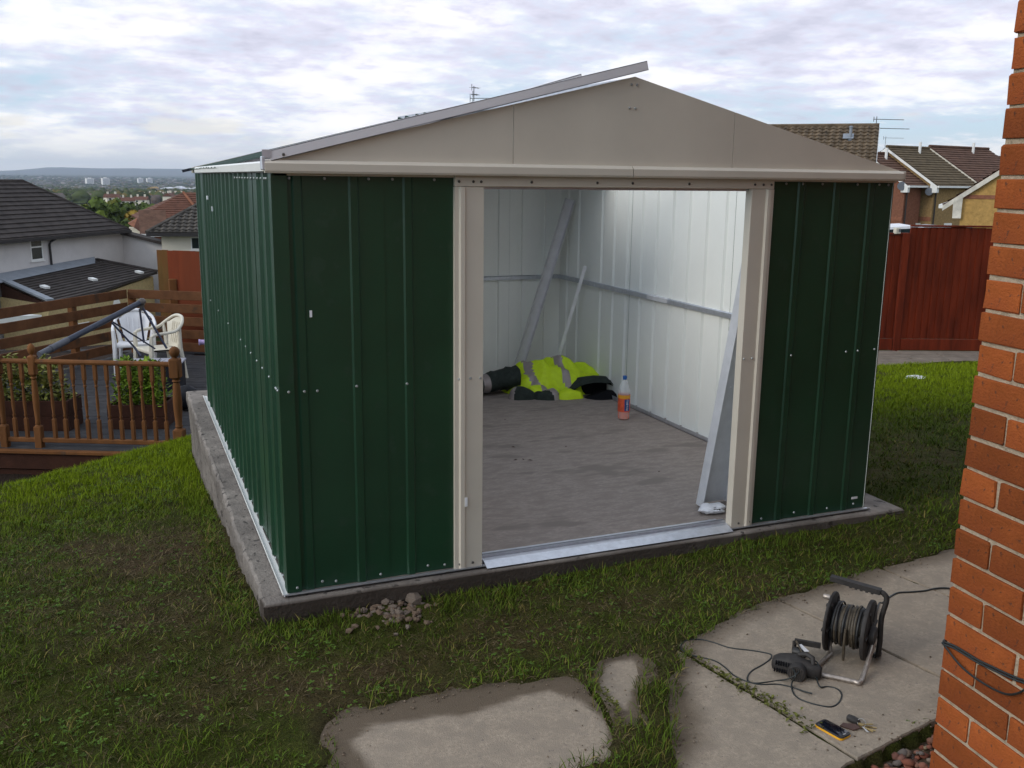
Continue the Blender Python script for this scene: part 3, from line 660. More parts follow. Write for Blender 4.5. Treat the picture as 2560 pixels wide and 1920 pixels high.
for k in range(-6, 31):
    z = ZT-.075*k-.0375
    t = 0.0; head = (k % 2 == 1)
    first = True
    while t < 1.39:
        ln = .1025 if (head and first) else .215
        if t+ln > 1.40:
            if t+.1025 > 1.40: break
            ln = .1025
        me = R_.choice([m for l, m in BM if l == ln])
        p = hinv @ hp(t+ln/2+R_.gauss(0, .0008), -.0+R_.gauss(0, .0012)-.002, z)
        piece('brick', me, house, p, HR @ Matrix.Rotation(R_.gauss(0, .004), 4, 'Y'))
        t += ln+.010; first = False
# cables stapled round the corner
def wallpx(px, py, off): return onpl(px, py, hp(0, -off, 0), HN)
def spl(pts, n=8):
    P = [Vector(p) for p in pts]; out = []
    for i in range(len(P)-1):
        p0, p1, p2, p3 = P[max(i-1, 0)], P[i], P[i+1], P[min(i+2, len(P)-1)]
        for k in range(n):
            t = k/n; out.append(.5*((2*p1)+(-p0+p2)*t+(2*p0-5*p1+4*p2-p3)*t*t+(-p0+3*p1-3*p2+p3)*t**3))
    return out+[P[-1]]
D4 = lambda x, y: (2300+x/3.456, 1440+y/3.456)
mb = MB()
c0 = wallpx(*D4(203, 560), .006); rnd = c0-HN*.05+HE*(-.008)
top = [rnd, c0]+[wallpx(*D4(*q), .006) for q in ((300, 604), (400, 663), (500, 724), (620, 782), (740, 838), (850, 885), (910, 905), (1000, 960))]
top2 = [p+Vector((0, 0, -.005))+HN*.003 for p in top]
bot = [rnd+Vector((0, 0, -.004)), wallpx(*D4(206, 572), .008)]+[wallpx(*D4(*q), .012) for q in ((262, 668), (350, 775), (450, 862), (560, 935), (660, 990), (750, 1022), (830, 1018), (900, 985), (980, 930))]
for p in (top, top2, bot): mb.tube(spl(p, 5), .0026, 6)
tag(mb.build('cable', M['cable'], smooth=50), 'black cable looped around the orange brick corner of the house', 'cable')
mb = MB(); p = wallpx(*D4(925, 820), .0); T = Matrix.Translation(p) @ HR
mb.box((.006, -.016, -.022), (.04, -.002, .022), 0, T, .005); mb.box((.012, -.019, -.014), (.032, -.0165, .012), 0, T, .002)
tag(mb.build('cable_clamp', M['ylabel']), 'yellow plastic clamp fixed to the house brickwork by the cable loop', 'clamp')

# ------------------------------------------------------------------ the shed
shed = thing('garden_shed', 'half built green steel shed with taupe trims and an open doorway', 'shed')
Zv = Vector((0, 0, 1))
def sheet(name, O, U, Nn, u0, u1, z0, z1, ribs, m_out, m_in, off=0.0, slope=None, minor=True, rd=.018):
    """profiled steel sheet: ribs stand out along Nn, inner skin in its own paint"""
    O, U, Nn = Vector(O), Vector(U), Vector(Nn)
    P = [(u0, 0.0)]
    for r in ribs:
        if r-.03 < u0 or r+.03 > u1: continue
        P += [(r-.022, 0), (r-.014, rd), (r+.014, rd), (r+.022, 0)]
    P.append((u1, 0.0)); P.sort()
    mb = MB(); n = len(P)
    up = Zv if slope is None else Vector(slope)
    for sgn, wv, mi in ((1, off, 0), (-1, off-.002, 1)):
        vs = [O+U*u+Nn*(w_+wv)+up*z for u, w_ in P for z in (z0, z1)]
        fs = [(2*i, 2*i+2, 2*i+3, 2*i+1) for i in range(n-1)]
        a = (vs[2]-vs[0]).cross(vs[1]-vs[0])
        if (a.dot(Nn) > 0) != (sgn > 0): fs = [f[::-1] for f in fs]
        mb.add(vs, fs, mi)
    # rim closing the sheet
    k = 2*n
    for i in range(n-1):
        mb.f += [(2*i, 2*i+2, k+2*i+2, k+2*i), (2*i+1, k+2*i+1, k+2*i+3, 2*i+3)]; mb.m += [0, 0]
    mb.f += [(0, k, k+1, 1), (2*n-2, 2*n-1, k+2*n-1, k+2*n-2)]; mb.m += [0, 0]
    return mb.build(name, [m_out, m_in], shed)
G, WI = M['green'], M['white_in']
da, db_, dc, dd = .7475, .8798, 2.2546, 2.3842
fr = [.09+.2285*i for i in range(3)]
sheet('wall_panel', (0, 0, 0), (1, 0, 0), (0, -1, 0), .0, .445, .008, H, fr, G, WI, -.003, rd=.0068)
sheet('wall_panel', (0, 0, 0), (1, 0, 0), (0, -1, 0), .42, da+.03, .008, H, fr, G, WI, -.0055, rd=.0068)
sheet('wall_panel', (0, 0, 0), (1, 0, 0), (0, -1, 0), dd-.03, W, .008, H, [2.56, 2.78, 3.0], G, WI, -.003, rd=.0068)
sr = [.03+.2125*i for i in range(20)]
for i in range(6):
    a, b = i*.68, min(D, (i+1)*.68+.012)
    sheet('wall_panel', (0, 0, 0), (0, 1, 0), (-1, 0, 0), a, b, .008, H, sr, G, WI, -.003 if i % 2 else -.0055, rd=.014)
    sheet('wall_panel', (W, 0, 0), (0, 1, 0), (1, 0, 0), a, b, .008, H, [.13+.22*k for k in range(18)], G, WI, -.003 if i % 2 else -.0055)
for i in range(5):
    a, b = i*.66, min(W, (i+1)*.66+.012)
    if a < W: sheet('wall_panel', (0, D, 0), (1, 0, 0), (0, 1, 0), a, b, .008, H, [.0625+.2235*k for k in range(14)], G, WI, -.003 if i % 2 else -.0055)
# minor swage lines pressed between the ribs of the front wall
mb = MB()
# door posts
def post(x0, x1, mirror):
    mb = MB(); y0, y1 = -.016, .032
    prof = [(x0, y1), (x0, y0), (x0+.018, y0), (x0+.024, y0-.012), (x0+.042, y0-.012), (x0+.048, y0), (x1-.002, y0), (x1, y0+.002), (x1, y1), (x1-.018, y1), (x1-.018, y1-.004), (x0+.02, y1-.004), (x0+.02, y1)]
    if mirror: prof = [(x0+x1-x, y) for x, y in prof][::-1]
    mb.prism([(x, y, .002) for x, y in prof], (0, 0, H-.052)); return mb.build('door_post', M['taupe'], shed)
post(da, db_, False); post(dc, dd, True)
mb = MB(); mb.box((da, -.016, H-.049), (dd, .004, H+.004), c=.003); mb.build('door_header', M['taupe'], shed)
mb = MB(); mb.box((da+.02, .012, H-.06), (dd-.02, .055, H+.0), c=.002); mb.build('door_track', M['galv'], shed)
mb = MB(); mb.box((.0, -.0125, H-.012), (da-.001, -.0045, H+.0035)); mb.box((dd+.001, -.0125, H-.012), (W, -.0045, H+.0035)); mb.build('top_strip', M['taupe'], shed)
# front beam in two lengths
def beam(x0, x1, y0=-.055, nm='front_beam'):
    mb = MB(); prof = [(y0, H+.006), (y0, H+.034), (y0+.012, H+.046), (.015, H+.050), (.015, H+.004), (-.030, H+.004), (-.030, H-.003), (y0+.004, H-.003)]
    mb.prism([(x0, y, z) for y, z in prof], (x1-x0, 0, 0)); return mb.build(nm, M['taupe'], shed)
beam(-.038, 1.578); beam(1.583, W+.006)
# side beams (left pair white: sky brightness put into the colour), rear beam
for y0, y1 in ((-.025, 1.85), (1.858, 3.62)):
    mb = MB(); mb.prism([(x, y0, z) for x, z in ((-.030, H+.004), (-.034, H+.036), (-.020, H+.044), (.02, H+.047), (.02, H+.002))], (0, y1-y0, 0)); mb.build('side_beam', M['upvc'], shed)
mb = MB(); mb.box((W-.02, -.03, H+.002), (W+.045, D+.05, H+.046), c=.004); mb.build('side_beam', M['taupe'], shed)
mb = MB(); mb.box((-.02, D-.02, H+.002), (W+.02, D+.04, H+.046), c=.004); mb.build('rear_beam', M['taupe'], shed)
mb = MB(); mb.box((-.05, -.050, H+.008), (-.036, -.012, H+.06), c=.003); mb.box((-.046, -.048, H+.055), (-.01, -.046, H+.085)); mb.build('corner_bracket', M['galv'], shed)
# gables
sl_ = (PZ-(H+.05))/PX; sr_ = (PZ-(H+.05))/(W-PX)
def gz(x): return H+.05+(x*sl_ if x < PX else (W-x)*sr_)
def gable(x0, x1, y, nm, m):
    xs = [x0]+([PX] if x0 < PX < x1 else [])+[x1]
    poly = [(x0, y, H+.042)]+[(x, y, max(gz(x), H+.046)) for x in xs]+[(x1, y, H+.042)]
    mb = MB(); mb.prism(poly, (0, .012, 0)); return mb.build(nm, m, shed)
gable(-.005, 1.008, -.020, 'gable_panel', M['taupe']); gable(1.012, 2.128, -.020, 'gable_panel', M['taupe']); gable(2.132, W+.002, -.020, 'gable_panel', M['taupe'])
gable(.0, W, D, 'gable_panel', M['taupe'])
mb = MB(); mb.bar((PX, -.005, PZ-.03), (PX+.06, D, PZ+.02), .04, .05); mb.build('ridge_beam', M['galv'], shed)
for s0, s1 in (((0.0, 2.02), (0.98, 2.02)),):
    mb = MB(); mb.bar((.02, 2.0, H+.02), (PX, 2.0, PZ-.03), .03, .04); mb.bar((PX, 2.0, PZ-.03), (W-.02, 2.0, H+.02), .03, .04); mb.build('roof_truss', M['galv'], shed)
mb = MB(); mb.bar((.78, .01, H+.2), (.78, D, H+.2), .03, .035); mb.build('purlin', M['galv'], shed)
# roof sheets on one slope
for i in range(4):
    y0 = 1.92+i*.56; y1 = min(D+.06, y0+.572)
    U = Vector((0, 1, 0)); S = Vector((PX+.06, 0, .253*(PX+.06))); Nn = Vector((-.245, 0, .97))
    sheet('roof_panel', (-.035, 0, H+.026), U, Nn, y0, y1, 0, 1.0, [y0+.08+.21*k for k in range(3)], M['rgreen'], M['primer'], .004 if i % 2 else .002, slope=S, rd=.007)
for i in range(2):  # unseen sheets added over the other slope's rear to darken the inside
    y0 = D-.96+i*.50; S = Vector((PX-W-.055, 0, PZ-H-.02)); sheet('roof_panel', (W+.055, 0, H+.030), (0, 1, 0), (.245, 0, .97), y0, y0+.52, 0, 1.0, [y0+.1, y0+.31], G, M['primer'], .004 if i % 2 else .002, slope=S)
# loose gable trims
def trim(p0, p1, y, ht, nm='gable_trim', m=None):
    mb = MB(); d = (Vector(p1)-Vector(p0)); n_ = Vector((-d.z, 0, d.x)).normalized()
    mb.prism([Vector(p0), Vector(p1), Vector(p1)+n_*ht, Vector(p0)+n_*ht], (0, .004, 0))
    mb.prism([Vector(p0)+n_*(ht-.003), Vector(p1)+n_*(ht-.003), Vector(p1)+n_*ht, Vector(p0)+n_*ht], (0, .075, 0))
    mb.prism([Vector(p0), Vector(p1), Vector(p1)+n_*.003, Vector(p0)+n_*.003], (0, .018, 0)); return mb.build(nm, m or M['taupe'], shed)
trim((-.012, -.046, 1.822), (1.643, -.046, 2.243), 0, .040, m=M['trim'])
trim((.42, .30, 1.905), (1.49, .30, 2.222), 0, .030, m=M['trim'])
trim((-.085, D+.055, 1.785), (1.70, D+.055, 2.235), 0, .02, m=M['navypole'])
# floor rails and threshold
mb = MB(); mb.box((-.026, -.030, .003), (W+.012, -.003, .006)); mb.box((-.026, -.030, .003), (W+.012, -.0275, .013)); mb.build('base_rail', M['galv'], shed)
mb = MB(); mb.box((-.034, -.0265, .003), (-.003, D+.01, .0065)); mb.box((-.034, -.0265, .003), (-.031, D+.01, .015)); mb.build('base_rail', M['upvc'], shed)
mb = MB(); mb.box((W-.055, .05, .0015), (W-.012, D-.05, .006)); mb.box((W-.055, .05, .0015), (W-.052, D-.05, .032)); mb.build('base_rail', M['galv'], shed)
mb = MB(); mb.box((.05, D-.055, .0015), (W-.06, D-.012, .006)); mb.box((.05, D-.055, .0015), (W-.06, D-.052, .032)); mb.build('base_rail', M['galv'], shed)
mb = MB(); mb.prism([(db_+.012, -.052, .004), (db_+.012, -.050, .002), (db_+.012, .012, .020), (db_+.012, .012, .024), (db_+.012, -.004, .024)], (dc-db_-.02, 0, 0)); mb.build('threshold_plate', M['galv'], shed)
mb = MB(); mb.box((db_-.004, .014, .002), (dc+.006, .034, .022)); mb.box((db_-.004, .036, .002), (dc+.006, .040, .034)); mb.box((db_-.004, .062, .002), (dc+.006, .066, .030)); mb.box((db_-.004, .066, .002), (dc+.006, .135, .006)); mb.build('door_rail', M['galv'], shed)
mb = MB(); mb.box((db_-.004, .041, .003), (dc+.006, .061, .009)); mb.build('rail_groove', M['fasciab'], shed)
# mid height rails inside
def rail(a, b, nrm):
    mb = MB(); a, b, nrm = Vector(a), Vector(b), Vector(nrm); z = Vector((0, 0, 1))
    q = [a-z*.018, a+nrm*.022-z*.018, a+nrm*.022+z*.012, a+nrm*.016+z*.018, a+z*.018]; mb.prism(q, b-a); return mb
rail((W-.008, .05, .90), (W-.008, 2.12, .90), (-1, 0, 0)).build('mid_rail', M['galv'], shed)
rail((W-.008, 2.124, .90), (W-.008, D-.03, .90), (-1, 0, 0)).build('mid_rail', M['galv'], shed)
mb = rail((W-.007, 2.11, .902), (W-.007, 2.40, .902), (-1.12, 0, 0)); mb.build('rail_joiner', M['zinc'], shed)
rail((.05, D-.008, .90), (W-.03, D-.008, .90), (0, -1, 0)).build('mid_rail', M['galv'], shed)
rail((.008, .05, .90), (.008, D-.03, .90), (1, 0, 0)).build('mid_rail', M['galv'], shed)
mb = MB(); mb.bar((W-.012, D-.012, .0), (W-.012, D-.012, H), .045, .045); mb.build('corner_post', M['white_in'], shed)
mb = MB(); mb.bar((W-.012, .022, .0), (W-.012, .022, H), .03, .03); mb.build('corner_post', M['white_in'], shed)
mb = MB(); mb.bar((.006, .004, .01), (.006, .004, H), .028, .028, 0, (1, 0, 0)); mb.build('corner_post', M['white_in'], shed)
# green corner angle folded over the front left edge
mb = MB(); mb.prism([(-.0125, .055, .01), (-.0125, -.0125, .01), (.05, -.0125, .01), (.05, -.0095, .01), (-.0095, -.0095, .01), (-.0095, .055, .01)], (0, 0, H-.014)); mb.build('corner_angle', G, shed)
# bolts
b = MB(); b.lathe([(.0062, 0), (.0062, .0018), (.0038, .0055)], 8); bm_ = bpy.data.meshes.new('bolt'); bm_.from_pydata(b.v, [], b.f); bm_.materials.append(M['bolt']); bm_.update()
bm2_ = bm_.copy(); bm2_.materials.clear(); bm2_.materials.append(M['boltd'])
RF = Matrix.Rotation(rad(90), 4, 'X'); RL = Matrix.Rotation(rad(-90), 4, 'Y')
for x, z, m, dp in [(.026, .895, bm_, -.0145), (.09+.055, .89, bm_, -.0065), (.31, .90, bm_, -.0145), (.53, .895, bm_, -.0145), (.766, .9, bm_, -.018), (.82, .9, bm_, -.018), (.866, .898, bm_, -.018), (.09, .893, bm_, -.0145),
                    (2.27, .9, bm_, -.018), (2.318, .9, bm_, -.018), (2.366, .9, bm_, -.018), (2.56, .9, bm_, -.0145), (2.92, .897, bm_, -.006), (2.99, .9, bm_, -.0145), (3.11, .9, bm_, -.006)]: piece('bolt', m, shed, (x, dp+.002, z), RF)
for x in (.03, .14, .20, .40, .62, .70, 2.45, 2.66, 2.88, 3.06): piece('bolt', bm_, shed, (x, -.0065 if x > .05 else -.0145, .030+R_.random()*.012), RF)
for x in (.06, .20, .38, .48, .66, 2.46, 2.56, 2.68, 2.9, 3.04, 3.10): piece('bolt', bm_, shed, (x, -.0065 if x > .05 else -.0145, H-.022), RF)
for x in (.766, .83, .866, 1.10, 1.42, 1.60, 1.90, 2.268, 2.318, 2.364): piece('bolt', bm2_, shed, (x, -.018, H-.028), RF)
for x, z in ((PX-.016, PZ-.035), (PX+.012, PZ-.035), (PX-.022, PZ-.135), (PX+.006, PZ-.135)): piece('bolt', bm_, shed, (x, -.021, z), RF)
piece('bolt', bm2_, shed, (.035, -.048, 1.848), RF)
for x in (da+.022, da+.085, dc+.045, dc+.11): piece('bolt', bm2_, shed, (x, -.018, .03), RF)
for y in (-.004, .03, .05, .29, .50, .69, .91, 1.11, 1.33, 1.95, 2.54, 3.1): piece('bolt', bm_, shed, (-.0145 if y < .06 else -.0065, y+.012, .90), RL)
for i in range(12): piece('bolt', bm_, shed, (-.0065 if i else -.0145, .045+.2125*i*.5+.04, H-.025), RL)
for i in range(14): piece('bolt', bm_, shed, (-.0065, .13+.2125*i, .035), RL)
# little white packing labels left on the paint
for (x, z, wd_, ht_) in ((.128, 1.215, .010, .028),):
    mb = MB(); mb.box((x-wd_/2, -.0080, z-ht_/2), (x+wd_/2, -.0058, z+ht_/2)); mb.build('sticker', M['white'], shed)
for (px_, py_, wd_, ht_) in ((518, 494, .05, .024), (530, 522, .02, .030)):
    p = onpl(px_, py_, (-.0185, 0, 0), (1, 0, 0)); mb = MB(); mb.box((-.0215, p.y-wd_/2, p.z-ht_/2), (-.0135, p.y+wd_/2, p.z+ht_/2)); mb.build('sticker', M['white'], shed)
mb = MB(); mb.box((3.045, -.0085, .068), (3.085, -.0055, .080)); mb.build('sticker', M['white'], shed)
mb = MB(); mb.box((.790, -.031, .31), (.802, -.0275, .352)); mb.build('sticker', M['white'], shed)

# ------------------------------------------------------------------ things inside the shed
def channel(mb, p, q, wd, dpt, up, th=.003, mi=0):
    """U channel from p to q, open side towards up"""
    p, q = Vector(p), Vector(q); t = (q-p).normalized(); u = Vector(up); u = (u-t*u.dot(t)).normalized(); s = t.cross(u)
    pr = [(-wd/2, dpt), (-wd/2, 0), (wd/2, 0), (wd/2, dpt), (wd/2-th, dpt), (wd/2-th, th), (-wd/2+th, th), (-wd/2+th, dpt)]
    mb.prism([p+s*a+u*b for a, b in pr], q-p, mi)
mb = MB(); channel(mb, (2.62, 3.83, .006), (3.085, 3.74, 1.60), .085, .045, (-.12, -1, .15), .004)
tag(mb.build('steel_channel', M['zinc']), 'long grey U shaped channel leaning in the back corner behind the jacket', 'steel channel')
mb = MB(); mb.bar((2.93, 3.70, .004), (3.085, 3.40, 1.045), .028, .010, 0, (-.6, -1, 0)); mb.bar((2.93+.010, 3.70+.008, .004), (3.085+.008, 3.40+.008, 1.045), .004, .024, 0, (-.6, -1, 0))
tag(mb.build('steel_strip', [M['white']]), 'short thin white strip leaning on the bright side wall', 'steel strip')
mb = MB(); channel(mb, (2.385, .37, .012), (2.445, .11, 1.64), .20, .060, (.10, -1, 0), .004)
cc = tag(mb.build('roof_channel', M['zinc']), 'wide grey channel leaning inside the doorway behind the taupe door post', 'steel channel')
p = Vector((2.385, .365, .012)).lerp(Vector((2.445, .105, 1.64)), .42); 
mb = MB(); mb.lathe([(.005, 0), (.005, .003), (.002, .004)], 8, Matrix.Translation(p+Vector((-.03, -.02, .0))) @ Matrix.Rotation(rad(90), 4, 'X')); mb.build('bolt', M['white'], cc)
# crumpled bag at its foot
def crumple(name, mats, loc, sx, sy, sz, seed, label, cat, nu=22, nv=11, amp=.45, rot=0):
    rs = random.Random(seed); ox, oy = rs.random()*50, rs.random()*50
    def fn(a, b):
        th = a*2*math.pi; ph = b*math.pi; r = 1-amp*.5+amp*float(fbm(ox+math.cos(th)*1.9*math.sin(ph)+3, oy+math.sin(th)*1.9*math.sin(ph)+math.cos(ph)*1.7, 3))
        return (sx*r*math.cos(th)*math.sin(ph), sy*r*math.sin(th)*math.sin(ph), max(0.002, sz*(.55+r*.9*math.cos(ph)*.6)))
    mb = MB(); mb.grid(fn, nu, nv, 0, True); o = mb.build(name, mats, smooth=28)
    m = Matrix.Translation(Vector(loc)) @ Matrix.Rotation(rot, 4, 'Z'); o.matrix_basis = m; WM[o] = m
    return tag(o, label, cat)
cb_ = crumple('plastic_bag', M['bag'], (2.305, .235, .001), .075, .050, .045, 4, 'crumpled clear white plastic bag by the foot of the leaning channel', 'bag', nu=30, nv=15, amp=.95)
for dx, dy in ((-.03, -.02), (.012, -.034), (-.005, -.028)):
    mb = MB(); mb.box((dx-.012, dy-.018, .028), (dx+.010, dy-.012, .036), c=.001); mb.build('print_mark', M['black'], cb_, local=True)
crumple('plastic_bag', M['bag'], onz(2288, 951, -.50), .13, .10, .055, 9, 'white plastic bag lying on the lush lawn near the red fence', 'bag', amp=.8)

# hi-vis jacket thrown down
JK = thing('hi_vis_jacket', 'yellow and dark green reflective work jacket heaped on the concrete floor', 'jacket', (2.66, 3.30, 0), rad(-12))
def heap(fn_h, x0, x1, y0, y1, nx, ny, matf, mats, name='body'):
    """cloth heap: height field with rounded rim, material by position"""
    mb = MB(); V_ = []; 
    for i in range(nx+1):
        for j in range(ny+1):
            a = -1+2*i/nx; b = -1+2*j/ny; q = math.hypot(a, b); k = max(abs(a), abs(b))/q if q > 0 else 1
            a *= k; b *= k
            x = (x0+x1)/2+a*(x1-x0)/2; y = (y0+y1)/2+b*(y1-y0)/2; rr_ = min(1, math.hypot(a, b))
            z = fn_h(x, y, a, b)*max(0, 1-rr_**3.2)**.5
            wob = .06*(float(fbm(x*9+3, y*9+1, 3))-.5)
            V_.append((x+wob*a, y+wob*b, max(.002, z)))
    q = ny+1
    for i in range(nx):
        for j in range(ny):
            f = (i*q+j, (i+1)*q+j, (i+1)*q+j+1, i*q+j+1); c = [sum(V_[t][k] for t in f)/4 for k in range(3)]
            mb.f.append(f); mb.m.append(matf(*c))
    mb.v = V_; return mb.build(name, mats, JK, local=True, smooth=50)
def fold(x, y, s=1): return .035*math.sin(21*x+7*math.sin(5*y)+2.1*s)*math.sin(3*y+1)+.13*(float(fbm(x*5+7*s, y*5, 4))-.5)-.045*abs(math.sin(11*x+4*y+s))**6
def body_mat(x, y, z):
    u = x+.35*y+.02*math.sin(14*z)
    for c in (-.115, .145):
        if abs(u-c) < .028: return 1
    if abs(u-.03) < .02 and y > .05: return 1
    return 0
heap(lambda x, y, a, b: .245+.05*b+fold(x, y)-.03*abs(a), -.345, .56, -.19, .30, 54, 28, body_mat, [M['hivis'], M['reflect']])
heap(lambda x, y, a, b: .10+fold(x, y, 3)*.5, -.17, .01, -.245, -.10, 16, 12, lambda x, y, z: 1 if abs(x+.02) < .03 else 0, [M['hivis'], M['reflect']], 'front_flap')
def sleeve(pts, r0, r1, bands, nm='sleeve'):
    mb = MB(); P = spl(pts, 10); n = len(P); seg = 14; vs = []
    up = Vector((0, 0, 1)); mi = []
    for i, p in enumerate(P):
        t = (P[min(i+1, n-1)]-P[max(i-1, 0)]).normalized(); s_ = t.cross(up).normalized(); r = r0+(r1-r0)*i/(n-1)
        for k in range(seg):
            a = 2*math.pi*k/seg; rr_ = r*(1+.22*(float(fbm(i*.33+9, k*.5+r0*70, 3))-.5)*2)
            v_ = p+(s_*math.cos(a)*1.12+up*math.sin(a)*.82)*rr_; vs.append((v_.x, v_.y, max(.003, v_.z)))
    fs = []
    for i in range(n-1):
        for k in range(seg):
            fs.append((i*seg+k, i*seg+(k+1) % seg, (i+1)*seg+(k+1) % seg, (i+1)*seg+k)); mi.append(1 if any(a <= i/(n-1) <= b for a, b in bands) else 0)
    fs.append(tuple((n-1)*seg+k for k in range(seg))); mi.append(2)
    mb.v = vs; mb.f = fs; mb.m = mi; return mb.build(nm, [M['navy'], M['reflect'], M['lining']], JK, local=True, smooth=60)
sleeve([(-.22, .02, .13), (-.38, .0, .115), (-.52, -.03, .09), (-.64, -.05, .075)], .115, .085, ((.55, .68),))
heap(lambda x, y, a, b: .085+fold(x, y, 4)*.45, -.33, -.11, -.30, -.13, 20, 14, lambda x, y, z: 1 if abs(x-.5*y-.10+.19+.10) < .035 else 0, [M['navy'], M['reflect']], 'cuff')
heap(lambda x, y, a, b: .080+fold(x, y, 6)*.45, -.13, .10, -.33, -.17, 20, 14, lambda x, y, z: 1 if abs(x+.4*y+.07) < .035 else 0, [M['navy'], M['reflect']], 'cuff')
# lining side with the dark opening
def lin(a, b):
    th = math.pi*(a*1.0); r = 1-.12*(float(fbm(a*6+2, b*3, 3))-.5)
    return (.40+.25*math.cos(th)*r*(1-.12*b), -.13-.16*b+.03*math.sin(a*9), max(.003, (.165-.03*b)*math.sin(th)*r+.004))
mb = MB(); mb.grid(lin, 24, 8, 0); mb.build('hem', M['navy'], JK, local=True, smooth=60)
mb = MB(); mb.grid(lambda a, b: (.40+.238*math.cos(math.pi*a)*(1-.08*b), -.135-.13*b, max(.004, (.150-.025*b)*math.sin(math.pi*a))), 20, 5, 0, True)
mb.add([(.40+.236*math.cos(math.pi*k/20), -.15, max(.004, .155*math.sin(math.pi*k/20))) for k in range(21)], [tuple(range(21))], 0); mb.build('lining', M['lining'], JK, local=True, smooth=60)
heap(lambda x, y, a, b: .075+fold(x, y, 5)*.4, .04, .30, -.32, -.16, 14, 10, lambda x, y, z: 0, [M['hivis']], 'front_hem')
heap(lambda x, y, a, b: .05+fold(x, y, 8)*.4, .30, .66, -.36, -.16, 16, 10, lambda x, y, z: 0, [M['lining']], 'inner_lining')
heap(lambda x, y, a, b: .150+fold(x, y, 9)*.4, .42, .70, -.16, .14, 16, 12, lambda x, y, z: 0, [M['navy']], 'hood')

# drink bottle
BT = thing('drink_bottle', 'clear plastic bottle with orange drink, blue cap and orange label on the shed floor', 'bottle', (2.86, 2.24, .001), rad(20))
mb = MB(); mb.lathe([(.036, .0), (.044, .006), (.0455, .02), (.0455, .205), (.044, .235), (.034, .268), (.020, .295), (.0145, .305), (.0145, .318)], 20)
gm = bpy.data.materials.new('clear_pet'); gm.use_nodes = True; gb = gm.node_tree.nodes['Principled BSDF']; gb.inputs['Base Color'].default_value = (.9, .95, .97, 1); gb.inputs['Roughness'].default_value = .08; gb.inputs['Alpha'].default_value = .28; M['pet'] = gm
mb.build('bottle_body', M['pet'], BT, local=True, smooth=40)
mb = MB(); mb.lathe([(.034, .002), (.042, .008), (.0438, .02), (.0438, .075)], 20); mb.build('drink', M['orange'], BT, local=True, smooth=40)
mb = MB(); mb.lathe([(.0155, .306), (.0158, .309), (.0158, .330), (.0145, .333)], 16); mb.build('cap', M['bcap'], BT, local=True, smooth=40)
def wrap(r, z0, z1, a0, a1, n, m, nm):
    mb = MB(); mb.grid(lambda a, b: (r*math.cos(a0+(a1-a0)*a), r*math.sin(a0+(a1-a0)*a), z0+(z1-z0)*b), n, 1, 0); o = mb.build(nm, m, BT, local=True, smooth=60); return o
lb = wrap(.0462, .062, .192, 0, 2*math.pi, 40, M['olabel'], 'label')
ca = math.atan2(CAM[1]-2.24, CAM[0]-2.86)-rad(20)
wrap(.0466, .165, .190, ca-1.3, ca+1.3, 16, M['ylabel'], 'label_band')
wrap(.0468, .070, .160, ca+.10, ca+1.05, 8, M['blue'], 'label_panel')
def text_obj(txt, size, m, parent, mtx, ext=.0004, local=True):
    c = bpy.data.curves.new('lettering', 'FONT'); c.body = txt; c.size = size; c.extrude = ext; c.align_x = 'CENTER'; c.align_y = 'CENTER'
    o = bpy.data.objects.new('tmp', c); COL.objects.link(o); dg = bpy.context.evaluated_depsgraph_get(); me = bpy.data.meshes.new_from_object(o.evaluated_get(dg))
    bpy.data.objects.remove(o); me.name = 'lettering'; me.materials.clear(); me.materials.append(m); return link('lettering', me, parent, mtx)
am = ca+.575; P0 = Vector((.0474*math.cos(am), .0474*math.sin(am), .115)); nx_ = Vector((math.cos(am), math.sin(am), 0)); tx = Vector((-math.sin(am), math.cos(am), 0))
# letters read up the bottle
RM = Matrix(((0, -tx.x, nx_.x, P0.x), (0, -tx.y, nx_.y, P0.y), (1, 0, 0, P0.z), (0, 0, 0, 1)))
text_obj('IRN-BRU', .0225, M['white'], BT, RM)
# scraps on the shed floor
mb = MB()
for i, (x, y, s_) in enumerate(((1.68, 1.52, .016), (1.73, 1.51, .012), (1.765, 1.48, .02), (2.12, 1.69, .014), (1.78, 1.80, .016), (2.42, .98, .010), (1.2, 1.1, .008), (2.0, 2.5, .012))):
    c_, t_ = math.cos(i*1.3), math.sin(i*1.3); mb.add([(x+a*c_-b*t_, y+a*t_+b*c_, z) for a, b, z in ((-s_, -.2*s_, .002), (0, -.5*s_, .004), (s_, .1*s_, .003), (.1*s_, .5*s_, .006), (0, 0, .009))], [(0, 1, 4), (1, 2, 4), (2, 3, 4), (3, 0, 4), (3, 2, 1, 0)])
tag(mb.build('litter', M['leather']), 'tiny dark leaf scraps scattered over the concrete floor of the shed', 'litter', kind='stuff')

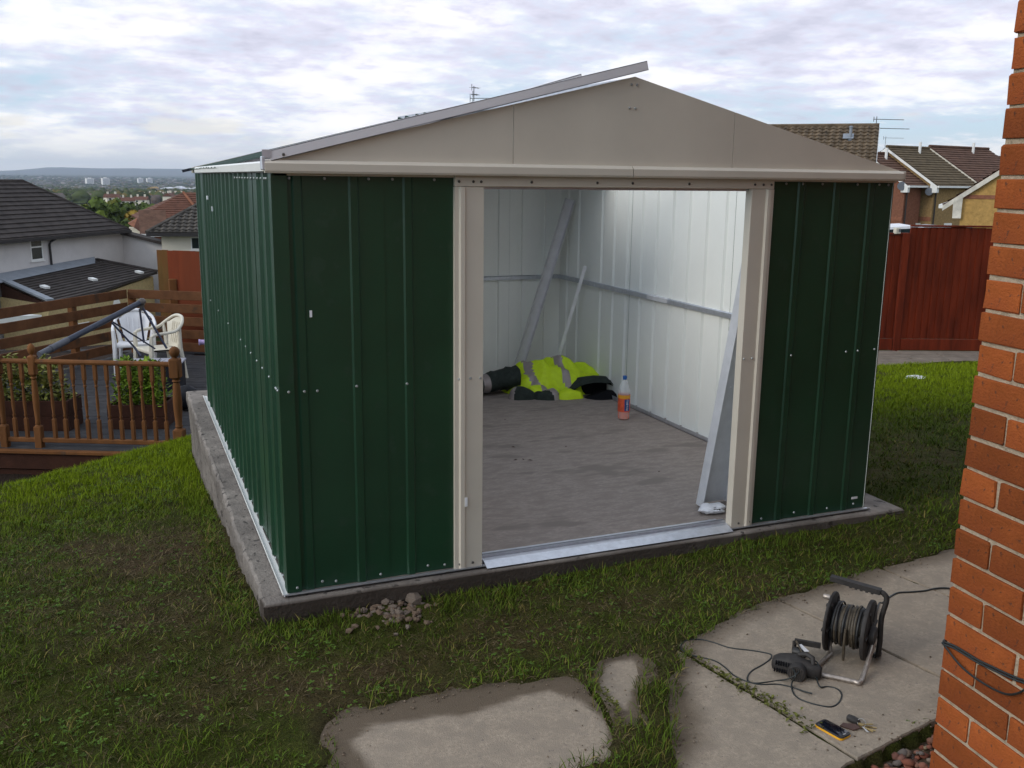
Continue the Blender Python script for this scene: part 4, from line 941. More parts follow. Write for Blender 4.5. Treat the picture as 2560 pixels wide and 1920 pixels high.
# ------------------------------------------------------------------ rubble by the base
RB = thing('rubble_pile', 'small heap of broken concrete and stones at the foot of the shed base', 'rubble', (.40, -.16, -.092))
SM = []
for v in range(5):
    b = MB(); ico = [(0, 0, 1), (.9, 0, .4), (.28, .85, .4), (-.72, .53, .4), (-.72, -.53, .4), (.28, -.85, .4), (.72, .53, -.4), (-.28, .85, -.4), (-.9, 0, -.4), (-.28, -.85, -.4), (.72, -.53, -.4), (0, 0, -1)]
    fc = [(0, 1, 2), (0, 2, 3), (0, 3, 4), (0, 4, 5), (0, 5, 1), (1, 6, 2), (2, 7, 3), (3, 8, 4), (4, 9, 5), (5, 10, 1), (6, 7, 2), (7, 8, 3), (8, 9, 4), (9, 10, 5), (10, 6, 1), (11, 7, 6), (11, 8, 7), (11, 9, 8), (11, 10, 9), (11, 6, 10)]
    b.add([Vector(p)*R_.uniform(.65, 1.15) for p in ico], fc)
    for k in (0, 1):
        me = bpy.data.meshes.new('stone'); me.from_pydata(b.v, [], b.f); me.materials.append(M['stone' if k == 0 else 'stone2']); me.update(); SM.append(me)
def rub(px, py): q = onz(px, py, -.115); return q
spots = [((1215, 1538), 1.25), ((900, 1520), .9), ((958, 1518), 1.05), ((985, 1506), 1.0), ((940, 1546), .85), ((975, 1530), .8), ((995, 1522), .75), ((1027, 1515), 2.0), ((1062, 1530), .95), ((988, 1545), .95), ((925, 1535), .7), ((1015, 1560), .75), ((1012, 1580), .7), ((960, 1500), 1.1), ((1000, 1503), .9), ((885, 1545), .6), ((970, 1562), .6), ((1030, 1545), .7), ((945, 1510), .7), ((915, 1552), .6)]
for i, ((px, py), s_) in enumerate(spots[1:]):
    q = rub(px, py); s2 = .022*s_
    piece('stone', R_.choice(SM), RB, (q.x-.395, q.y+.125, .010+.008*s_), Matrix.Rotation(R_.random()*6, 4, 'Z') @ Matrix.Diagonal((s2*1.25, s2*.95, s2*.85, 1)))
for i in range(90):
    q = rub(R_.gauss(975, 50), R_.gauss(1540, 24)); s2 = R_.uniform(.008, .019)
    piece('stone', R_.choice(SM), RB, (q.x-.395, q.y+.125, .010), Matrix.Rotation(R_.random()*6, 4, 'Z') @ Matrix.Diagonal((s2*1.3, s2, s2*.8, 1)))

# ------------------------------------------------------------------ cable reel, tool, plug, phone, keys on the paving
G0 = PAVZ+.003
LC, RC = onz(2078, 1552, .038), onz(2171, 1575, .038); AX = (RC-LC).normalized(); RL_ = (RC-LC).length
FRT = Vector((AX.y, -AX.x, 0)); FRT = FRT if FRT.y < 0 else -FRT
reel = thing('cable_reel', 'worn black cable drum reel with top handle standing on the paving', 'cable reel', (((LC+RC)/2).x, ((LC+RC)/2).y, PAVZ))
def axm(p): 
    z = AX; x = FRT; y = z.cross(x); return Matrix(((x.x, y.x, z.x, p.x), (x.y, y.y, z.y, p.y), (x.z, y.z, z.z, p.z), (0, 0, 0, 1)))
for c_, th in ((LC, .016), (RC, .020)):
    mb = MB(); mb.lathe([(.020, -th/2-.006), (.05, -th/2-.003), (.108, -th/2), (.119, -th/2+.003), (.121, 0), (.119, th/2-.003), (.108, th/2), (.03, th/2+.002)], 36, axm(c_))
    for k in range(6):
        a = k*math.pi/3; 
        T = axm(c_) @ Matrix.Rotation(a, 4, 'Z'); mb.box((.035, -.006, -th/2-.005), (.105, .006, th/2+.005), 0, T, .002)
    mb.build('flange', M['dusty'], reel, smooth=35)
mb = MB(); mb.lathe([(.055, -.005), (.055, RL_+.005)], 24, axm(LC)); mb.build('drum', M['dusty'], reel, smooth=35)
rsr = random.Random(3)
mbA, mbB = MB(), MB()
nW = 14
for lay in range(3):
    for k in range(nW):
        s_ = .014+(RL_-.028)*(k+.5*(lay % 2))/nW; r0 = .062+.0085*lay+rsr.uniform(0, .006)
        if lay == 2 and rsr.random() < .35: continue
        ph = rsr.uniform(0, 6.28); tl = rsr.uniform(-.007, .007); pts = []
        for i in range(29):
            a = 2*math.pi*i/28; p = LC+AX*(s_+tl*math.sin(a+ph))+(FRT*math.cos(a)+Vector((0, 0, 1))*math.sin(a))*(r0*(1+(.05 if lay == 2 else 0)*math.sin(a*1+ph)))
            pts.append(p)
        (mbB if rsr.random() < .42 else mbA).tube(pts, .0042, 6, caps=False)
tag(mbA.build('wound_cable', M['black'], reel, smooth=60)); 
o = mbB.build('wound_cable', M['cabled'], reel, smooth=60); o['label'] = 'muddy brown turns of cable on the drum'
Zu = Vector((0, 0, 1))
HR_ = RC+AX*.040+Zu*.160-FRT*.025; HL_ = LC-AX*.022+Zu*.172-FRT*.025
mb = MB(); mb.bar(HL_, HR_-AX*.012, .030, .020)
for k in range(5): p = HL_.lerp(HR_, .40+.10*k)-Zu*.011; mb.bar(p-AX*.006, p+AX*.004, .026, .010)
mb.build('handle', M['dusty'], reel)
mb = MB(); P = [HR_-AX*.02, HR_+Zu*.0-Zu*.006, HR_+AX*.012-Zu*.03, RC+AX*.040-FRT*.025+Zu*.05, RC+AX*.042-FRT*.028-Zu*.05, RC+AX*.040-FRT*.03-Zu*.105, onz(2198, 1632, PAVZ+.012), onz(2184, 1640, PAVZ+.010)]
mb.tube(spl(P, 6), .0105, 10); mb.build('frame_tube', M['dusty'], reel, smooth=50)
fb = onz(2149, 1707, PAVZ+.011); fl = onz(2053, 1686, PAVZ+.011); bl = onz(2039, 1669, PAVZ+.011); br = onz(2076, 1633, PAVZ+.011)
P = [RC+AX*.022, RC+AX*.030+FRT*.035-Zu*.02, RC+AX*.026+FRT*.07-Zu*.075, fb.lerp(RC+AX*.03-Zu*.11, .30)+Zu*.01, fb+Zu*.001, fb.lerp(fl, .15), fb.lerp(fl, .55), fl, (fl+bl)/2+(fl-fb).normalized()*.012, bl, bl.lerp(br, .5), br, br.lerp(LC, .18)-Zu*.01, LC.lerp(br, .35)-AX*.016, LC-AX*.016]
mb = MB(); mb.tube(spl(P, 6), .0095, 10); o = mb.build('frame_tube', M['tubeb'], reel, smooth=50); o['label'] = 'bare scratched steel tube foot'
mb = MB(); p = LC-AX*.011+Zu*.098; mb.lathe([(.010, 0), (.011, .004), (.011, .024), (.008, .028)], 12, axm(p) @ Matrix.Rotation(math.pi, 4, 'X')); mb.build('winding_knob', M['tubeb'], reel, smooth=40)
p = RC+AX*.02-Zu*.005+FRT*.03; mb = MB(); mb.lathe([(.036, -.006), (.038, 0), (.036, .014), (.02, .018)], 20, axm(p)); mb.build('hub_cover', M['dusty'], reel, smooth=40)
# tail of wound cable hanging from the drum and the supply lead
mb = MB(); p = LC.lerp(RC, .52); mb.tube(spl([p+FRT*.082+Zu*.02, p+FRT*.088-Zu*.03, p+FRT*.083-Zu*.08, p+FRT*.080-Zu*.115], 5), .0055, 8); mb.build('cable_tail', M['cabled'], reel, smooth=60)
def Q(x, y, z=G0): return onz(1660+x/3.16, 1380+y/3.16, z)
mb = MB(); mb.tube(spl([RC-FRT*.06-Zu*.09, Q(1690, 430), Q(1730, 400), Q(1790, 350), Q(1850, 322), Q(1950, 316), Q(2060, 306), Q(2130, 290), Q(2210, 284), Q(2290, 292), Q(2420, 310)], 6), .0042, 8)
tag(mb.build('supply_lead', M['cable'], smooth=60), 'black supply lead running from the cable reel behind the brick corner', 'cable')
# power tool
tl, tr = onz(1931, 1673, PAVZ), onz(2064, 1702, PAVZ); TA = (tr-tl).normalized(); TS = Vector((TA.y, -TA.x, 0)); TS = TS if TS.y < 0 else -TS
TM = Matrix(((TA.x, -TS.x, 0, tl.x), (TA.y, -TS.y, 0, tl.y), (0, 0, 1, PAVZ), (0, 0, 0, 1)))
tool = thing('power_tool', 'black dusty power tool with vent slots and round grille by the cable reel', 'power tool', (tl.x, tl.y, PAVZ))
TLn = (tr-tl).length
def supertube(sec, seg=20, mi=0, T=None, e=.62):
    """sections: (x, y centre, z centre, half width, half height)"""
    mb = MB(); vs = []
    for x, yc, zc_, hw, hh in sec:
        for k in range(seg):
            a = 2*math.pi*k/seg; c, s = math.cos(a), math.sin(a)
            vs.append((x, yc+hw*math.copysign(abs(c)**e, c), zc_+hh*math.copysign(abs(s)**e, s)))
    n = len(sec); fs = [(i*seg+k, i*seg+(k+1) % seg, (i+1)*seg+(k+1) % seg, (i+1)*seg+k) for i in range(n-1) for k in range(seg)]
    fs += [tuple(range(seg-1, -1, -1)), tuple((n-1)*seg+k for k in range(seg))]
    mb.add([T @ Vector(v) for v in vs], fs, mi); return mb
mb = supertube([(-.004, .004, .030, .012, .014), (.0, .004, .031, .024, .022), (.020, .004, .034, .033, .031), (.060, .004, .038, .037, .036), (.095, .002, .037, .036, .035), (.120, 0, .034, .030, .031), (.150, 0, .031, .026, .027), (.175, 0, .028, .024, .025), (.182, 0, .028, .018, .019)], T=TM)
mb.build('tool_body', M['dusty'], tool, smooth=50)
for k in range(8):
    mb = MB(); x = .014+.0095*k; mb.box((x, -.0375, .040), (x+.0042, -.028, .058), 0, TM, .001); mb.build('vent_slot', M['lining'], tool)
for k in range(9):
    mb = MB(); x = .010+.0095*k; mb.box((x, -.0385, .012), (x+.0045, -.030, .026), 0, TM, .001); mb.build('vent_slot', M['lining'], tool)
GT = TM @ Matrix.Translation((.098, -.034, .031)) @ Matrix.Rotation(rad(90), 4, 'X')
mb = MB(); mb.lathe([(.034, -.03), (.036, .0), (.035, .020), (.031, .026), (.026, .026)], 24, GT); mb.build('motor_housing', M['dusty'], tool, smooth=40)
for k in range(7):
    mb = MB(); x = -.021+.007*k; hh = math.sqrt(max(0, .025**2-x*x)); mb.box((x-.0018, -hh, .0255), (x+.0018, hh, .029), 0, GT); mb.build('grille_bar', M['tube'], tool)
mb = MB(); mb.tube([TM @ Vector(q) for q in ((.150, .0, .055), (.145, .012, .075), (.120, .022, .082), (.09, .022, .074))], [.009, .010, .010, .008], 10); mb.build('tool_handle', M['dusty'], tool, smooth=50)
# tool lead in loops over the paving
P = [TM @ Vector((.172, .0, .05)), TM @ Vector((.155, .020, .062)), Q(1100, 870, PAVZ+.05), Q(1060, 955, PAVZ+.046), Q(985, 1000, PAVZ+.02), Q(910, 1014), Q(800, 1030), Q(690, 1034), Q(560, 980), Q(480, 910), Q(400, 860), Q(280, 830), Q(180, 803), Q(132, 752), Q(170, 702), Q(270, 690), Q(380, 712), Q(520, 757), Q(680, 777), Q(800, 797), Q(848, 815), Q(835, 850), Q(770, 896), Q(700, 935), Q(662, 980), Q(668, 1022), Q(750, 1046), Q(900, 1046), Q(1020, 1072), Q(1100, 1100, PAVZ+.006), Q(1170, 1118, PAVZ+.012)]
mb = MB(); mb.tube(spl(P, 6), .0031, 8)
P = [TM @ Vector((.085, -.062, .052)), Q(1040, 980, PAVZ+.05), Q(1008, 1040, PAVZ+.012), Q(1020, 1110), Q(1060, 1155), Q(1120, 1182), Q(1200, 1206), Q(1310, 1224), Q(1370, 1200), Q(1402, 1150), Q(1395, 1105), Q(1350, 1074), Q(1285, 1064), Q(1230, 1062, PAVZ+.01), TM @ Vector((.165, -.015, .02))]
mb.tube(spl(P, 6), .0031, 8)
tag(mb.build('tool_lead', M['cable'], smooth=60), 'thin black lead lying in wide loops on the paving from the power tool', 'cable')
pl_ = CRp = onz(1900+560/5.53, 1420+1130/5.53, PAVZ+.045)
plug = thing('plug', 'black round plug with white paper tag lying between the reel and the power tool', 'plug', (pl_.x, pl_.y, PAVZ))
mb = MB(); mb.lathe([(.008, -.02), (.018, -.016), (.021, 0), (.021, .014), (.017, .017)], 18, Matrix.Translation(pl_-AX*.012-Zu*.014) @ AX.to_track_quat('Z', 'Y').to_matrix().to_4x4()); mb.build('plug_body', M['black'], plug, smooth=40)
a, b = onz(1900+545/5.53, 1420+1060/5.53, PAVZ+.062), onz(1900+655/5.53, 1420+1160/5.53, PAVZ+.052)
mb = MB(); mb.bar(a, b, .019, .003, 0, (.1, -.6, .6)); mb.build('paper_tag', M['whitep'], plug)
mb = MB(); mb.bar(a-Zu*.012+AX*.004, b-Zu*.016, .016, .016, 0, (.1, -.6, .6)); mb.build('plug_back', M['black'], plug)
mb = MB(); mb.tube(spl([pl_+Zu*.004, onz(1900+500/5.53, 1420+1010/5.53, PAVZ+.07), onz(1900+560/5.53, 1420+1120/5.53, PAVZ+.06), onz(1900+600/5.53, 1420+1230/5.53, PAVZ+.055), TM @ Vector((.12, .03, .07))], 5), .0035, 8); mb.build('flex', M['cabled'], plug, smooth=60)
a, b = onz(1900+480/5.53, 1420+1010/5.53, PAVZ+.055), onz(1900+840/5.53, 1420+1075/5.53, PAVZ+.055)
mb = MB(); mb.bar(a, b, .014, .020); mb.bar(a, a-Zu*.050, .012, .012, 0, (1, 0, 0))
o = mb.build('reel_crank', M['dusty'], reel)
# phone
pc = onz(2062, 1820, PAVZ); c1, c2 = onz(2041, 1809, PAVZ), onz(2108, 1845, PAVZ); ph_a = (c2-c1).normalized()
phone = thing('mobile_phone', 'black mobile phone with yellow edge lying flat on the paving slab', 'phone', (1.600, -1.572, PAVZ), math.atan2(-.0995, .010)+.12)
mb = MB()
def rrect(lx, ly, r, z, n=5):
    out = []
    for cx_, cy_, a0 in ((lx-r, ly-r, 0), (-lx+r, ly-r, 90), (-lx+r, -ly+r, 180), (lx-r, -ly+r, 270)):
        for k in range(n+1): a = rad(a0+90*k/n); out.append((cx_+r*math.cos(a), cy_+r*math.sin(a), z))
    return out
def plate(lx, ly, r, z0, z1, c=.001):
    mb = MB(); L0 = [rrect(lx-c, ly-c, r, z0), rrect(lx, ly, r, z0+c), rrect(lx, ly, r, z1-c), rrect(lx-c, ly-c, r, z1)]; n = len(L0[0]); vs = sum(L0, [])
    mb.add(vs, [(k*n+i, k*n+(i+1) % n, (k+1)*n+(i+1) % n, (k+1)*n+i) for k in range(3) for i in range(n)]+[tuple(range(n-1, -1, -1)), tuple(3*n+i for i in range(n))]); return mb
plate(.057, .0300, .012, .001, .008, .0015).build('yellow_rim', M['yellow'], phone, local=True, smooth=40)
plate(.0562, .0292, .012, .0082, .0135, .002).build('case', M['black'], phone, local=True, smooth=40)
plate(.046, .0265, .004, .0136, .0142, .0002).build('screen', M['screen'], phone, local=True, smooth=40)
mb = MB(); mb.box((.044, -.007, .0143), (.049, .007, .0147)); mb.build('home_button', M['steel'], phone, local=True)
# keys
keys = thing('key_bunch', 'bunch of keys with dark fob and brown leather strap beside the phone', 'keys', (1.700, -1.585, PAVZ), rad(-35))
mb = supertube([(-.033, 0, .014, .006, .006), (-.030, 0, .014, .012, .010), (-.01, 0, .013, .014, .011), (.008, 0, .011, .012, .009), (.013, 0, .010, .007, .006)], 14, 0, Matrix.Translation((-.005, .022, 0)) @ Matrix.Rotation(rad(-30), 4, 'Z')); mb.build('fob', M['dusty'], keys, local=True, smooth=50)
mb = MB(); mb.prism([(-.062, -.012, .003), (-.02, -.030, .003), (.004, -.022, .010), (-.01, -.004, .012), (-.05, .004, .006)], (0, 0, .004)); mb.build('leather_strap', M['leather'], keys, local=True)
mb = MB(); mb.tube([(.012+.014*math.cos(t), .010+.014*math.sin(t), .014+.008*math.sin(t)) for t in [k*2*math.pi/20 for k in range(21)]], .0016, 6, caps=False); mb.build('ring', M['steel'], keys, local=True, smooth=60)
for i, (ang, ln, m) in enumerate(((-12, .050, 'brass'), (8, .055, 'brass'), (-34, .046, 'brass'), (-62, .042, 'steel'), (22, .046, 'brass'))):
    mb = MB(); T = Matrix.Translation((.008, .0, .006+.002*i)) @ Matrix.Rotation(rad(ang), 4, 'Z') @ Matrix.Rotation(rad(4), 4, 'Y')
    mb.lathe([(.0095, -.001), (.0095, .001)], 12, T); mb.box((.008, -.0035, -.001), (ln, .002, .001), 0, T)
    for k in range(4): mb.box((.018+.007*k, .002, -.001), (.021+.007*k, .0035+.001*(k % 2), .001), 0, T)
    mb.build('key', M[m], keys, local=True)

# ------------------------------------------------------------------ lower deck with balustrade, fence, furniture
DZ = -.90
BA = Vector((-.16, 5.72, DZ)); BD = Vector((-1.29, .60, 0)).normalized(); BNm = Vector((-BD.y, BD.x, 0)); BNm = BNm if BNm.y > 0 else -BNm
FC = Vector((-.53, 11.61, DZ)); FL = (Vector((-2.06, 9.79, DZ))-FC).normalized(); FRr = (Vector((.52, 10.95, DZ))-FC).normalized()
deck = thing('timber_deck', 'low timber deck of grey boards behind the turned balustrade', 'deck', (BA.x, BA.y, DZ))
nb = 37
for i in range(nb):
    d0 = -.05+i*.146; a0 = BA+BNm*d0; 
    s0 = -1.9; s1 = 4.5
    # stop at the two fence runs
    def cut(Fd, s_lo, s_hi):
        den_ = BD.x*Fd.y-BD.y*Fd.x
        q = FC-a0; return (q.x*Fd.y-q.y*Fd.x)/den_, (q.x*BD.y-q.y*BD.x)/den_
    t, u = cut(FL, s0, s1)
    if u > 0 and t > s0: s1 = min(s1, t)
    t, u = cut(FRr, s0, s1)
    if u > 0 and t < s1: s0 = max(s0, t)
    if s1-s0 < .1: continue
    mb = MB(); T = Matrix(((BD.x, BNm.x, 0, a0.x), (BD.y, BNm.y, 0, a0.y), (0, 0, 1, DZ), (0, 0, 0, 1)))
    mb.box((s0, 0, -.028), (s1, .139, 0+R_.uniform(-.002, .002)), 0, T, .004); mb.build('plank', M['deck'], deck)
def TB(o): return Matrix(((BD.x, BNm.x, 0, o.x), (BD.y, BNm.y, 0, o.y), (0, 0, 1, o.z), (0, 0, 0, 1)))
mb = MB(); mb.box((-1.0, -.095, -.20), (4.5, -.055, -.03), 0, TB(BA), .004); mb.build('fascia_board', M['fascia'], deck)
mb = MB(); mb.box((-1.0, -.075, -.40), (4.5, -.055, -.21), 0, TB(BA), .004); mb.build('fascia_board', M['fascia'], deck)
mb = MB(); mb.box((-1.0, -.125, -.035), (4.5, -.056, -.003), 0, TB(BA), .004); mb.build('nosing', M['timber'], deck)
bal = thing('balustrade', 'brown timber balustrade with turned spindles and ball topped posts', 'balustrade', (BA.x, BA.y, DZ))
ZR = .87; ZB = .085
def newel(s, big):
    p = BA+BD*s; k = .050 if big else .036
    mb = MB(); T = Matrix.Translation(p) @ Matrix.Rotation(math.atan2(BD.y, BD.x), 4, 'Z')
    mb.box((-k, -k, -.2), (k, k, .22), 0, T, .008); mb.box((-k, -k, .735), (k, k, .93), 0, T, .012)
    mb.lathe([(k*.95, .22), (k*.6, .235), (k*.75, .25), (k*.62, .27), (k*.80, .40), (k*.86, .50), (k*.70, .66), (k*.55, .69), (k*.82, .705), (k*.6, .72), (k*.9, .735)], 14, T)
    mb.lathe([(k*.5, .93), (k*.42, .94), (k*.75, .955), (k*1.0, .98), (k*1.02, 1.0), (k*.85, 1.025), (k*.45, 1.042), (.004, 1.048)], 14, T)
    mb.build('post', M['timber'], bal, smooth=40)
newel(0, True); newel(1.42, False); newel(1.42+.35, False); newel(3.2, False)
def railseg(s0, s1):
    mb = MB(); mb.tube([BA+BD*s0+Vector((0, 0, ZR)), BA+BD*s1+Vector((0, 0, ZR))], .026, 8); mb.build('top_rail', M['timber'], bal, smooth=40)
    mb = MB(); mb.box((s0, -.022, ZB-.03), (s1, .022, ZB+.015), 0, TB(BA), .006); mb.build('bottom_rail', M['timber'], bal)
railseg(.05, 1.385); railseg(1.455, 1.735); railseg(1.805, 3.165)
sb_ = MB(); k = .0175
sb_.box((-k, -k, 0), (k, k, .20), 0, None, .003); sb_.box((-k, -k, .60), (k, k, .755), 0, None, .003)
sb_.lathe([(k*.9, .20), (k*.55, .215), (k*.95, .232), (k*.6, .25), (k*.95, .34), (k*.72, .47), (k*.55, .52), (k*1.0, .54), (k*.6, .555), (k*.9, .57), (k*1.0, .60)], 10)
sp_me = sb_.build('spindle', M['timber'], bal, local=True, smooth=40)
RZb = Matrix.Rotation(math.atan2(BD.y, BD.x), 4, 'Z')
sl2 = [.113*(i+1)+.01 for i in range(11)]+[1.42+.117, 1.42+.234]+[1.80+.115*(i+1) for i in range(11)]
for i, s in enumerate(sl2):
    p = BD*s+Vector((0, 0, ZB+.01))
    if i == 0: sp_me.matrix_basis = Matrix.Translation(p) @ RZb
    else: piece('spindle', sp_me.data, bal, p, RZb)
# horizontal board fence round the deck
def hfence(label, F, length, posts, off, group):
    f = thing('board_fence', label, 'fence', (FC.x, FC.y, DZ), 0, group)
    nrm = Vector((-F.y, F.x, 0)); nrm = nrm if nrm.dot(Vector(CAM)-FC) > 0 else -nrm
    T = Matrix(((F.x, nrm.x, 0, FC.x), (F.y, nrm.y, 0, FC.y), (0, 0, 1, DZ), (0, 0, 0, 1)))
    for k in range(5):
        z1 = .97-.195*k; mb = MB(); mb.box((off, .0+R_.uniform(-.003, .003), z1-.135), (length, .022, z1), 0, T, .004); mb.build('board', M['slat'], f)
    for s in posts:
        mb = MB(); mb.box((s-.045, -.095, -.35), (s+.045, -.004, .93), 0, T, .006); mb.build('post', M['timber'], f)
    return f
hfence('brown horizontal board fence of the deck facing the white houses', FL, 4.6, [1.08, 2.7, 4.2], .02, None)
hfence('brown horizontal board fence behind the white chairs on the deck', FRr, 3.4, [.05, 1.9, 3.3], .03, None)
# plastic chairs
def chair(label, loc, rot):
    c = thing('plastic_chair', label, 'chair', loc, rot, 'white plastic garden chairs on the deck'); m = M['whitep']
    mb = MB(); mb.grid(lambda a, b: (-.21+.42*a+(.02*(1-b) if a > .5 else -.02*(1-b)), -.22+.44*b, .425-.022*math.sin(math.pi*a)-.02*b), 8, 6); mb.grid(lambda a, b: (-.21+.42*a, -.22+.44*b, .400-.018*math.sin(math.pi*a)-.02*b), 8, 6, 0, True)
    mb.box((-.22, -.235, .375), (.22, -.21, .425), 0, None, .008); mb.build('seat', m, c, local=True, smooth=50)
    def back(a, b):       # fan shaped splat leaning back
        wd_ = .135+.085*b; x = (-1+2*a)*wd_; z = .40+.40*b; y = .215+.085*b-.05*((-1+2*a)**2)*(.5+b)
        if b > .82: z -= .10*((-1+2*a)**2)*(b-.82)/.18
        return (x, y, z)
    mb = MB(); mb.grid(back, 10, 10); mb.grid(lambda a, b: tuple(Vector(back(a, b))+Vector((0, .012, 0))), 10, 10, 0, True)
    for k in range(4):
        x = -.075+.05*k; mb.bar((x, .195, .47), (x*1.25, .255, .74), .012, .010, 0, (0, -1, 0))
    mb.build('backrest', m, c, local=True, smooth=50)
    rim = [(-.255, -.205, .60), (-.262, -.15, .632), (-.268, .0, .640), (-.262, .13, .66), (-.225, .225, .735), (-.12, .285, .805), (0, .298, .822), (.12, .285, .805), (.225, .225, .735), (.262, .13, .66), (.268, .0, .64), (.262, -.15, .632), (.255, -.205, .60)]
    mb = MB(); mb.tube(spl(rim, 5), .021, 8); mb.build('arm_rim', m, c, local=True, smooth=60)
    for sx in (-1, 1):
        mb = MB(); mb.tube([(sx*.255, -.205, .615), (sx*.245, -.215, .42), (sx*.262, -.235, 0)], [.026, .034, .019], 6); mb.build('leg', m, c, local=True, smooth=40)
        mb = MB(); mb.tube([(sx*.200, .20, .42), (sx*.225, .26, 0)], [.032, .019], 6); mb.build('leg', m, c, local=True, smooth=40)
        mb = MB(); mb.tube([(sx*.205, .20, .42), (sx*.245, .185, .69)], [.03, .02], 6); mb.build('back_stay', m, c, local=True, smooth=40)
    return c
p = at(338, 855, 13.1); chair('white plastic garden chair facing out with a tall rounded back', (p.x, p.y, DZ), rad(-4))
p = at(398, 868, 12.7); c2_ = chair('second plastic garden chair seen side on, its arm over the dark table', (p.x, p.y, DZ), rad(-68))
for o in bpy.data.objects:
    if o.parent == c2_: o.data.materials.clear(); o.data.materials.append(M['cream'])
p = at(384, 905, 12.05); tb = thing('low_table', 'low grey topped table with dark cover in front of the chairs', 'table', (p.x, p.y, DZ), rad(-14))
mb = MB(); mb.box((-.36, -.22, .335), (.36, .22, .36), 0, None, .006); mb.build('table_top', M['greycl'], tb, local=True)
mb = MB(); mb.grid(lambda a, b: ((-.34+.68*a), -.20-.02*math.sin(a*19)*(1-b), .33*b), 18, 4); mb.box((-.34, -.19, .0), (.34, .20, .333)); mb.build('cover', M['darkcl'], tb, local=True, smooth=40)
# folded rotary airer lying slanting across
air = thing('rotary_airer', 'navy blue folded rotary washing line propped slanting over the chairs', 'washing line', tuple(at(108, 882, 10.9)))
A0, A1 = at(104, 884, 10.9), at(350, 757, 12.3)
mb = MB(); mb.tube([A0, A1], .036, 14); mb.build('pole', M['navypole'], air, smooth=40)
mb = MB(); mb.tube([A0.lerp(A1, .10), A0.lerp(A1, .24)], .040, 14); mb.tube([A0.lerp(A1, .08), A0.lerp(A1, .10)], .044, 14); mb.tube([A0.lerp(A1, -.02), A0.lerp(A1, .08)], .038, 14); mb.build('ground_sleeve', M['sleeve'], air, smooth=40)
mb = MB(); mb.lathe([(.038, -.02), (.048, 0), (.050, .04), (.038, .07), (.02, .08)], 14, Matrix.Translation(A1) @ (A1-A0).to_track_quat('Z', 'Y').to_matrix().to_4x4()); mb.bar(A1+Vector((.02, 0, -.03)), A1+Vector((.02, 0, -.10)), .08, .06, 0, (1, 0, 0)); mb.build('head', M['tube'], air, smooth=40)
for q0, q1, d0, d1 in (((349, 772), (360, 857), 12.3, 12.3), ((356, 768), (417, 871), 12.3, 12.2), ((281, 804), (388, 872), 11.95, 12.2), ((279, 806), (336, 868), 11.9, 12.0), ((336, 868), (352, 890), 12.0, 11.9)):
    mb = MB(); mb.bar(at(*q0, d0), at(*q1, d1), .022, .018); mb.build('arm', M['navyarm'], air)
# planters with plants
def leafy(name, loc, n, sx, sy, sz, cols, leaf, parent=None, shape='box'):
    P = np.zeros((n, 4, 3)); u = NR.rand(n, 3)
    x = (u[:, 0]-.5)*sx*2*(1-.35*u[:, 2]); y = (u[:, 1]-.5)*sy*2*(1-.35*u[:, 2]); z = sz*u[:, 2]*(.55+.45*fbm(x*6+7, y*6+3, 2)*1.6)
    a = NR.uniform(0, 6.28, n); t = NR.uniform(-.2, 1.1, n); l = leaf*(.6+.8*NR.rand(n))
    ux, uy, uz = np.cos(a)*np.cos(t), np.sin(a)*np.cos(t), np.sin(t); wx_, wy_ = -np.sin(a), np.cos(a)
    c = np.stack([x, y, z], 1); U_ = np.stack([ux, uy, uz], 1)*l[:, None]; W_ = np.stack([wx_, wy_, np.zeros(n)], 1)*(l*.32)[:, None]
    P[:, 0] = c; P[:, 1] = c+U_*.5+W_; P[:, 2] = c+U_; P[:, 3] = c+U_*.5-W_
    me = mesh_np(name, P.reshape(-1, 3), np.arange(n*4).reshape(-1, 4), [M['vcl']])
    C = np.array(cols)[NR.randint(0, len(cols), n)]*(.6+.8*NR.rand(n, 1)); set_col(me, np.repeat(C, 4, 0))
    if parent is not None: return link(name, me, parent, Matrix.Translation(loc))
    o = link(name, me, None, Matrix.Translation(loc)); return o
def planter(label, loc, rot, lx, ly, h, plant_label, cols, ph, leaf, npl):
    p = thing('planter', label, 'planter', loc, rot)
    for k in range(2):
        for (a, b) in (((-lx, -ly), (lx, -ly+.025)), ((-lx, ly-.025), (lx, ly)), ((-lx, -ly+.026), (-lx+.025, ly-.026)), ((lx-.025, -ly+.026), (lx, ly-.026))):
            mb = MB(); mb.box((*a, h*.5*k+.002), (*b, h*.5*(k+1)-.003), 0, None, .003); mb.build('board', M['fascia'], p, local=True)
    mb = MB(); mb.box((-lx+.03, -ly+.03, .02), (lx-.03, ly-.03, h-.04)); mb.build('compost', M['soil'], p, local=True)
    g = thing('leafy_plant', plant_label, 'plant', (loc[0], loc[1], loc[2]+h-.04), rot)
    leafy('foliage', (0, 0, 0), npl, lx*.95, ly*.95, ph, cols, leaf, g)
    for k in range(9): x, y = R_.uniform(-lx, lx)*.7, R_.uniform(-ly, ly)*.7; mb = MB(); mb.tube([(x, y, 0), (x*1.05, y*1.05, ph*.5)], .004, 5); mb.build('stem', M['bark'], g, local=True)
p = at(355, 1030, 10.35); planter('dark timber planter box close to the end of the balustrade', (p.x, p.y, DZ), rad(-18), .30, .20, .27, 'bright green bushy plant growing in the planter near the balustrade end', [(.14, .22, .02), (.10, .17, .015), (.17, .23, .03)], .50, .055, 1900)
p = at(80, 1030, 10.2); planter('long dark timber planter box behind the far end of the balustrade', (p.x, p.y, DZ), rad(-20), .46, .18, .33, 'yellow green straggly plants growing in the long planter box', [(.19, .20, .05), (.14, .16, .035), (.23, .22, .07)], .46, .06, 1700)
